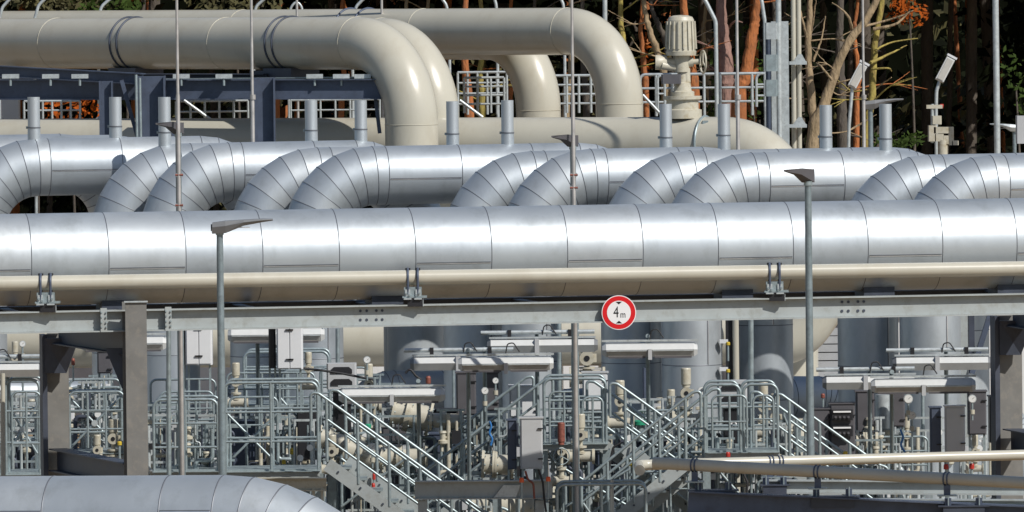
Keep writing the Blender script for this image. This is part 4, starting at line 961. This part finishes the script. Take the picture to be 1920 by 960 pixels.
def stair(label, x0, y0, x1, y1, Y, wdt=.9, group='galvanised stairs', shift=(0,0), posts=4, off=(0,38,74), strg=118):
    """near handrail from (x0,y0) to (x1,y1) px; lower rails `off` px below; stringer `strg` px below"""
    u = m_(1, Y); a0 = P(x0,y0,Y); b0 = P(x1,y1,Y)
    o = thing('stair', label, 'stair', V(((a0.x+b0.x)/2, Y, min(a0.z,b0.z)-strg*u)), group)
    for s in (0, 1):
        q = V((shift[0]*u*s, wdt*s, shift[1]*u*s)); a = a0+q; b = b0+q; d = (b-a).normalized(); sx = 1 if b.x > a.x else -1
        lo = V((0,0,-off[-1]*u))
        hr = M(); hr.tube(fillet([a + lo*.9 - V((sx*.28,0,-.12)), a - V((sx*.28,0,-.12)), a - V((sx*.14,0,-.1)), a + d*.3, b, b + V((sx*.15,0,-.05)), b + V((sx*.15,0,0)) + lo*.5], .12, 5), .028, 'galv', 8); h = hr.build('handrail', o)
        for f in off[1:]:
            g = M(); g.tube([a - V((0,0,f*u)), b - V((0,0,f*u))], .023, 'galv', 8); g.build('knee_rail', h)
        for i in range(posts+1):
            c = a.lerp(b, i/posts); g = M(); g.tube([c - V((0,0,strg*u)), c], .03, 'galv', 8); g.build('post', h)
        g = M(); g.bar(a - V((0,0,(strg+5)*u)), b - V((0,0,(strg+5)*u)), .03, .24, 'beam_paint')
        for i in range(7):
            c = a.lerp(b, (i+.5)/7) - V((0,.02,(strg+4)*u)); g.cyl(c, c-V((0,.02,0)), .02, 'steel_dark', 6)
        g.build('stringer', o)
    n = max(4, int(abs(a0.z-b0.z)/.19))
    q = V((shift[0]*u, wdt, shift[1]*u))
    for i in range(n):
        c = a0.lerp(b0, (i+.5)/n) - V((0,0,(strg+2)*u)) + q/2
        g = M(); g.box(c, (.26, wdt-.06, .035), 'galv').box(c+V((-.12,0,-.02)), (.012,wdt-.08,.07), 'galv_light'); g.build('tread', o)
    return o
stair('galvanised stair left of centre falling to the right, with a solid plate stringer', 612, 748, 905, 958, 5.2, shift=(34,0), posts=5)
stair('galvanised stair left of centre falling to the left from the centre platform', 1008, 722, 800, 880, 7.8, shift=(-36,0), posts=3, off=(0,34,66), strg=105)
stair('galvanised stair falling to the right from the centre platform', 1172, 730, 1340, 850, 7.4, shift=(-42,0), posts=3, off=(0,36,70), strg=105)
stair('galvanised stair falling to the left from the right platform across the centre', 1285, 746, 1090, 905, 5.6, shift=(38,0), posts=4)
stair('galvanised stair falling to the right behind the tall right lamp pole', 1480, 750, 1650, 872, 6.6, shift=(-40,0), posts=3)

# low front beam with the cabinet on it
o = thing('support_beam', 'short grey steel beam low at centre carrying the plain grey cabinet', 'support frame', PZ(900, 930, 4, 0))
beam_px(778, 919, 4, 1035, 917, 4, .33, .24, 'beam_paint', o)
for px in (792, 1012):
    g = M(); c = P(px, 938, 4.05); g.box((c.x, 4.05, c.z/2), (.16,.16,c.z), 'beam_paint'); g.build('leg', o)
g = M(); c = P(955, 920, 3.92); g.prism([c+V((-.28,0,-.12)), c+V((.12,0,-.12)), c+V((.2,0,.1)), c+V((-.1,0,.1))], V((0,.02,0)), 'galv_light'); g.build('gusset', o)
o = thing('support_beam', 'beige steel beam under the platform end just above the bottom left pipe', 'support frame', PZ(540, 920, 3, 0))
beam_px(470, 908, 4, 612, 908, 4, .24, .2, 'beige_matt', o)
for px in (588, 604):
    g = M(); c = P(px, 915, 4); g.box((c.x, 4, c.z/2), (.05,.12,c.z), 'beige_matt'); g.build('leg', o)

# small-bore piping frames that fill the area
random.seed(21)
GR2 = 'guard rails among the process pipework'
rl = [(282,404,712,800,10,'guard rail behind the slim post right of the brown column'), (300,400,735,830,8.6,'second guard rail layer right of the brown column, lower'), (130,226,712,790,10,'guard rail high between the two brown columns'),
 (130,232,735,840,8.2,'guard rail in front between the two brown columns'), (-20,74,716,800,9.5,'guard rail high at the left edge'), (22,76,735,880,6,'looped guard rail at the left edge in front'), (425,590,700,790,11,'guard rail behind the second white cabinet'),
 (430,520,745,850,8,'guard rail in front below the second white cabinet'), (530,640,695,770,11.5,'guard rail behind the analyser housing left of centre'), (600,690,690,760,12.5,'far guard rail left of the lowest tube light'), (830,960,790,880,10,'guard rail below the dark centre cabinet'),
 (1030,1085,735,830,7,'narrow looped guard rail left of the thick centre post'), (1092,1130,745,830,7,'narrow looped guard rail right of the thick centre post'), (1190,1300,770,860,9.5,'guard rail behind the crossing centre stairs'), (1335,1400,742,840,6,'narrow looped guard rail left of the slim post near the right lamp'),
 (1412,1450,742,830,6,'narrow looped guard rail right of the slim post near the right lamp'), (1300,1480,862,930,8,'guard rail low behind the crossing cream pipes'), (1590,1740,820,900,9,'guard rail behind the crossing cream pipes at right'), (700,860,890,950,9,'guard rail low behind the left stair foot'),
 (1190,1290,885,950,6,'guard rail low behind the end of the cream pipes')]
for x0,x1,yt,yb,Y,lab in rl: railing('galvanised '+lab, x0, x1, yt, yb, Y, GR2, posts=max(2,round((x1-x0)/32)), rails=random.choice((2,3,3)), rpx=2.2)
zones = [(285,410,745,880,10,8), (425,600,750,880,10.5,9), (130,232,700,845,12,5), (-10,78,720,885,11,5), (640,780,700,900,12,6), (820,960,760,900,10.5,6), (1030,1150,760,890,10.5,6), (1170,1330,740,900,11,7), (1330,1480,780,890,10,6), (1600,1860,780,900,11,7), (640,1300,900,960,10,9), (1480,1640,780,890,11,3)]
for zi, (x0,x1,y0,y1,Y,n) in enumerate(zones):
    for i in range(int(n*2.4)):
        cx = random.uniform(x0, x1); yy = Y + random.uniform(-3, 3)
        o = thing('tubing_frame', 'small bore steel tubing on a thin galvanised frame among the railings', 'pipework', PZ(cx, y1, yy, 0), 'small bore tubing frames')
        wd = random.uniform(25, 80); yt = y0 + random.uniform(0, (y1-y0)*.45); mt = random.choice(['galv','galv','galv_light','beam_paint'])
        g = M(); a = P(cx-wd/2, yt, yy); b = P(cx+wd/2, yt, yy); b.z = a.z
        g.tube([V((a.x,yy,0)), a], .03, mt, 6).tube([V((b.x,yy,0)), b], .03, mt, 6)
        for k in range(random.randint(2,4)): z = a.z - .02 - k*random.uniform(.2,.34); g.bar(V((a.x-.08,yy,z)), V((b.x+.08,yy,z)), .04, .04, mt)
        g.build('frame', o)
        for k in range(random.randint(2,4)):
            g = M(); x = random.uniform(a.x, b.x); z1 = a.z - random.uniform(0,.3); z2 = z1 - random.uniform(.3,1.1); x2 = x + random.uniform(-.5,.5)
            g.tube(fillet([V((x,yy-.07,z1)), V((x,yy-.07,z2)), V((x2,yy-.07,z2)), V((x2,yy-.1,z2-random.uniform(.2,.9)))], .08, 4), random.choice([.012,.016,.028,.04]), random.choice(['galv','galv_light','beige_matt','steel_dark','galv']), 7); g.build('tubing', o)
        for k in range(random.randint(1,3)):
            g = M(); c = V((random.uniform(a.x,b.x), yy-.1, a.z - random.uniform(.1,1.2))); q = random.random()
            if q < .45: g.box(c, (random.uniform(.08,.2), .1, random.uniform(.1,.25)), random.choice(['dark_box','grey_box','black','white_box']), bevel=.01)
            elif q < .8: g.lathe(c, (0,0,1), [(0,0),(0,.05),(.03,.09),(.08,.09),(.1,.05),(.2,.05),(.22,.07),(.26,.06),(.26,0)], 'beige_matt', 12)
            else: g.cyl(c, c-V((0,.05,0)), .06, 'glass_dial', 14)
            g.build('instrument', o)

bz = [(130,745,225,842,9,'cross brace between the two brown columns'),(15,760,70,850,8,'cross brace at the left edge'),(290,820,410,895,8.5,'low cross brace right of the brown column'),(425,775,520,870,7.6,'cross brace right of the left street lamp pole'),
 (520,740,600,830,9.5,'cross brace left of the first stair'),(845,800,945,880,9,'cross brace under the dark centre cabinet'),(1180,860,1290,940,7,'cross brace behind the left end of the cream pipes'),(1330,800,1400,860,9,'cross brace behind the right platform'),
 (640,860,760,950,7.5,'cross brace behind the left stair'),(1060,880,1180,950,6,'cross brace at the bottom right of the plain grey cabinet'),(1470,780,1510,880,9,'cross brace left of the tall right lamp pole'),(1210,755,1290,830,10,'cross brace above the centre stairs')]
for x0,y0,x1,y1,Y,lab in bz:
    o = thing('cross_brace', 'galvanised ' + lab, 'brace', P((x0+x1)/2, y1, Y), 'cross braces among the process pipework')
    for a, b in (((x0,y0),(x1,y1)),((x0,y1),(x1,y0))):
        g = M(); g.tube([P(*a,Y+(.05 if a[1]==y0 else 0)), P(*b,Y+(.05 if a[1]==y0 else 0))], .024, 'galv', 7); g.build('diagonal', o)
    for x in (x0, x1):
        g = M(); t = P(x, y0-6, Y+.08); g.tube([V((t.x,Y+.08,0)), t], .028, 'galv', 7); g.build('post', o)
    g = M(); q = P((x0+x1)/2,(y0+y1)/2,Y-.02); g.cyl(q, q-V((0,.02,0)), .06, 'galv_light', 10); g.build('gusset', o)
# ------------------------------------------------------------ forest
def limb(mm, pts, r0, r1, mt, k=7, wob=.0):
    n = 8; out = []; rad = []
    L = len(pts)-1
    for i in range(n*L+1):
        t = i/n; j = min(int(t), L-1); f = t-j
        p0 = pts[max(j-1,0)]; p1 = pts[j]; p2 = pts[j+1]; p3 = pts[min(j+2,L)]
        q = .5*((2*p1)+(-p0+p2)*f+(2*p0-5*p1+4*p2-p3)*f*f+(-p0+3*p1-3*p2+p3)*f*f*f)
        out.append(q + V((random.uniform(-wob,wob), random.uniform(-wob,wob), 0))); rad.append(r0 + (r1-r0)*i/(n*L))
    mm.tube(out, 1, mt, k, True, [x*random.uniform(.93,1.07) for x in rad])
def leaves(mm, c, rad, n, size, mt, flat=1.0):
    for _ in range(n):
        while True:
            q = V((random.uniform(-1,1), random.uniform(-1,1), random.uniform(-1,1)))
            if q.length < 1: break
        p = V(c) + V((q.x*rad[0], q.y*rad[1], q.z*rad[2])); a = V((random.gauss(0,1), random.gauss(0,1), random.gauss(0,1))).normalized(); b = a.orthogonal().normalized(); s = size*random.uniform(.5,1.4)
        mm.add([p - a*s - b*s*.35, p + a*s*.2 - b*s*.5, p + a*s, p + b*s*.5], [[0,1,2,3]], mt)
def tree(label, pts, rp0, rp1, Y, mt, crown='leaf_dark', branches=(), nb=3, cat='tree', crn=True):
    """pts in px from foot up; continues up past the frame to a crown"""
    p = [P(x,y,Y) for x,y in pts]; r0 = m_(rp0,Y); r1 = m_(rp1,Y)
    foot = V((p[0].x + (p[0].x-p[1].x)*.2, Y, 0)); top = p[-1]; up = (p[-1]-p[-2]).normalized()
    end = top + (up + V((0,0,.6))).normalized()*4.5
    o = thing('pine_tree' if 'pine' in label else 'tree', label, 'tree', foot, 'trees behind the plant')
    g = M(); limb(g, [foot]+p+[end], r0*1.15, r1*.45, mt, 9, .015)
    for b in branches:
        q = [P(x,y,Y+random.uniform(-.5,.5)) for x,y in b[0]]; limb(g, q, m_(b[1],Y), m_(.9,Y), b[2] if len(b) > 2 else mt, 5, .01)
    # side twigs
    for i in range(1 if mt == 'bark_pine' else nb):
        t = random.uniform(.15,.95); j = min(int(t*(len(p)-1)), len(p)-2); c = p[j].lerp(p[j+1], t*(len(p)-1)-j)
        s = random.choice((-1,1)); l = random.uniform(.4,1.8); e = c + V((s*l, random.uniform(-.8,.4), random.uniform(-.1,.7)*l)); mdd = c.lerp(e,.5) + V((0,0,random.uniform(-.2,.12)))
        limb(g, [c, mdd, e], .022, .006, mt, 4, .01)
        for k in range(2):
            e2 = mdd + V((s*random.uniform(.2,.7), random.uniform(-.4,.4), random.uniform(-.3,.5))); limb(g, [mdd, mdd.lerp(e2,.5), e2], .016, .006, mt, 4, .01)
    g.build('trunk', o)
    if crn:
        g = M(); leaves(g, end + V((0,.5,.6)), (2.6,2.4,2.2), 420, .28, crown); g.build('crown', o)
    return o
T = tree
T('pine with orange bark behind the valve motor cap', [(1300,215),(1296,130),(1286,60),(1280,-10)], 12, 11, 56, 'bark_pine')
T('straight pinkish barked pine right of the valve motor', [(1364,235),(1362,140),(1355,60),(1352,-10)], 17, 15, 56, 'bark_pink', branches=[(((1366,52),(1378,40),(1392,42)),3)])
T('orange barked pine leaning right, left of the grey steel column', [(1384,230),(1398,140),(1412,60),(1420,-10)], 15, 11, 55, 'bark_pine')
T('bare tan tree leaning strongly right across the gap', [(1520,300),(1548,190),(1585,90),(1650,-15)], 12, 10, 54, 'bark_tan', branches=[(((1548,165),(1575,155),(1596,148)),3.2), (((1560,150),(1540,125),(1530,118)),3), (((1600,75),(1590,30),(1560,5)),4), (((1618,50),(1650,42),(1690,30),(1712,20)),3,'bark_tan')], crn=False)
T('slim yellow mossy bare tree right of the leaning one', [(1622,300),(1634,190),(1640,90),(1655,-15)], 8, 9, 55, 'bark_moss', branches=[(((1632,118),(1660,105),(1700,85)),4), (((1634,130),(1665,128),(1672,134)),2.6), (((1628,178),(1650,160),(1672,145)),2.4,'bark_tan'), (((1638,55),(1680,45),(1705,22)),4,'bark_tan'), (((1640,95),(1670,80),(1720,72)),2.5)], crn=False)
T('bare tan tree with two stems beside the slim beige risers', [(1528,300),(1522,190),(1515,90),(1520,-15)], 9, 8, 55, 'bark_tan', branches=[(((1516,80),(1524,40),(1530,0)),4), (((1512,70),(1500,20),(1490,-10)),3), (((1524,115),(1538,80),(1548,30)),3)], crn=False)
T('grey brown straight tree right behind the bare leaning tree', [(1580,300),(1578,190),(1574,90),(1576,-15)], 11, 10, 58, 'bark_grey')
T('slim yellowish tree left of the valve motor', [(1180,200),(1176,120),(1165,50),(1162,-15)], 7, 8, 57, 'bark_moss')
T('thin orange stemmed tree left of the valve motor', [(1210,200),(1208,140),(1202,60),(1204,-15)], 7, 4, 58, 'bark_pine')
T('bent tan tree just left of the valve motor cap', [(1250,215),(1236,110),(1216,50),(1206,-15)], 8, 7, 57, 'bark_tan')
T('grey leaning tree behind the valve motor cap', [(1262,215),(1250,90),(1232,40),(1216,-15)], 7, 6, 60, 'bark_grey')
T('slim tan tree seen between the two right beige elbows', [(1060,230),(1068,160),(1075,60),(1070,-15)], 8, 7, 58, 'bark_tan')
T('reddish pine seen between the beige elbows at centre', [(880,230),(875,150),(868,60),(874,-15)], 9, 8, 58, 'bark_pine')
T('yellowish bare tree seen between the beige elbows at centre', [(905,230),(900,150),(905,60),(900,-15)], 7, 6, 59, 'bark_moss')
T('dark slim tree between the two right beige elbows', [(1100,230),(1096,150),(1088,60),(1092,-15)], 7, 6, 60, 'bark_grey')
T('grey trunk right of the leaning orange pine', [(1445,230),(1448,120),(1452,40),(1450,-15)], 7, 6, 60, 'bark_grey')
for i, px in enumerate((760, 800, 955, 1000, 1322, 1490, 1605, 640, 520)):
    T('slim background tree far in the dark wood behind the pipes', [(px,230),(px+5,150),(px-3,60),(px+4,-15)], 6, 5, 62+i % 3, random.choice(['bark_tan','bark_grey','bark_pine','bark_grey']), nb=4)
# the wood behind: many dark trunks and foliage clumps that read as one mass
random.seed(5)
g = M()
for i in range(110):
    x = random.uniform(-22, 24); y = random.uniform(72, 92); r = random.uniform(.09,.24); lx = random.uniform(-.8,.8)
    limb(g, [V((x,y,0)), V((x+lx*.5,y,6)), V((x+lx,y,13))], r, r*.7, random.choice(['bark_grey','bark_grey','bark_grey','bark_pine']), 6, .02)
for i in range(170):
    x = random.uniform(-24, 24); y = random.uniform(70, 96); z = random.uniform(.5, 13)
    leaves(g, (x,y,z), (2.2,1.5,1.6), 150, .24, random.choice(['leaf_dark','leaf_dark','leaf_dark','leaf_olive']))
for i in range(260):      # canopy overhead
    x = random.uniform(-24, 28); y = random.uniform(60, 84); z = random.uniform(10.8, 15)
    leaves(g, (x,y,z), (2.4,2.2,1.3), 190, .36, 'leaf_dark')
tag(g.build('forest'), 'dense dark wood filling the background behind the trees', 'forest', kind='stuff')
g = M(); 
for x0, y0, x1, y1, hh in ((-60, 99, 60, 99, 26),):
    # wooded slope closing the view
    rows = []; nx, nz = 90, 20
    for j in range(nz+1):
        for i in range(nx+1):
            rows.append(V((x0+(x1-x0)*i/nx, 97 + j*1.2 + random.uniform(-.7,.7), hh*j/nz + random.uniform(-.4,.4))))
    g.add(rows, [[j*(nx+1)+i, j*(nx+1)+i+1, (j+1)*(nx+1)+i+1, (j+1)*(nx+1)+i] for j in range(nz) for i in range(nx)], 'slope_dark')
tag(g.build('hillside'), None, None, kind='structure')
# shrubs with colour
def shrub(label, px, py, Y, rad, n, mt, size=.16, z=None):
    c = P(px, py, Y); o = thing('shrub', label, 'shrub', V((c.x, Y, 0)), 'shrubs and young trees at the wood edge')
    g = M(); limb(g, [V((c.x,Y,0)), V((c.x+.1,Y,c.z*.6)), c], .05, .02, 'bark_grey', 5); g.build('stem', o)
    g = M()
    for k in range(5):
        q = c + V((random.uniform(-1,1)*rad[0]*.6, random.uniform(-.4,.4), random.uniform(-1,1)*rad[2]*.6)); leaves(g, q, (rad[0]*.55,rad[1]*.6,rad[2]*.5), n//5, size, mt)
    g.build('foliage', o)
shrub('young beech with glowing orange leaves right of the bare trees', 1705, 14, 59, (.6,.4,.55), 260, 'leaf_orange', .07)
shrub('thin orange leaved sapling left of the valve motor', 1212, 125, 60, (.12,.2,.8), 60, 'leaf_orange', .08)
shrub('low green bush before the dark wood right of the flat street lamp', 1690, 262, 57, (.8,.5,.25), 160, 'leaf_green', .08)
shrub('green bush at the right edge before the dark wood', 1905, 160, 57, (.4,.4,.9), 70, 'leaf_green', .09)
shrub('green bush behind the curved poles at the upper left corner', 60, 8, 60, (2.4,.5,.5), 420, 'leaf_olive', .12)
shrub('olive green bush behind the thin curved poles left of the long rod', 230, 6, 60, (1.9,.5,.5), 360, 'leaf_green', .11)
shrub('green bush behind the long rod near the top edge', 440, 10, 60, (2.0,.5,.5), 260, 'leaf_olive', .11)
shrub('orange brown bush under the dark rack at left', 130, 210, 50, (.9,.4,.5), 160, 'leaf_orange', .1)
shrub('green undergrowth seen between orange pine and steel column', 1410, 150, 62, (.5,.4,1.6), 140, 'leaf_green', .1)
shrub('green undergrowth left of the pinkish pine', 1330, 170, 62, (.4,.4,1.4), 120, 'leaf_green', .1)

for o in list(bpy.data.objects):
    if '_o' in o: del o['_o']
lab = {}
for o in bpy.data.objects:
    if o.parent is None and 'label' in o: lab.setdefault(o['label'], []).append(o.name)
for k, v in lab.items():
    if len(v) > 1: print('DUP', k, len(v))
    if not 4 <= len(k.split()) <= 16: print('LEN', len(k.split()), k)
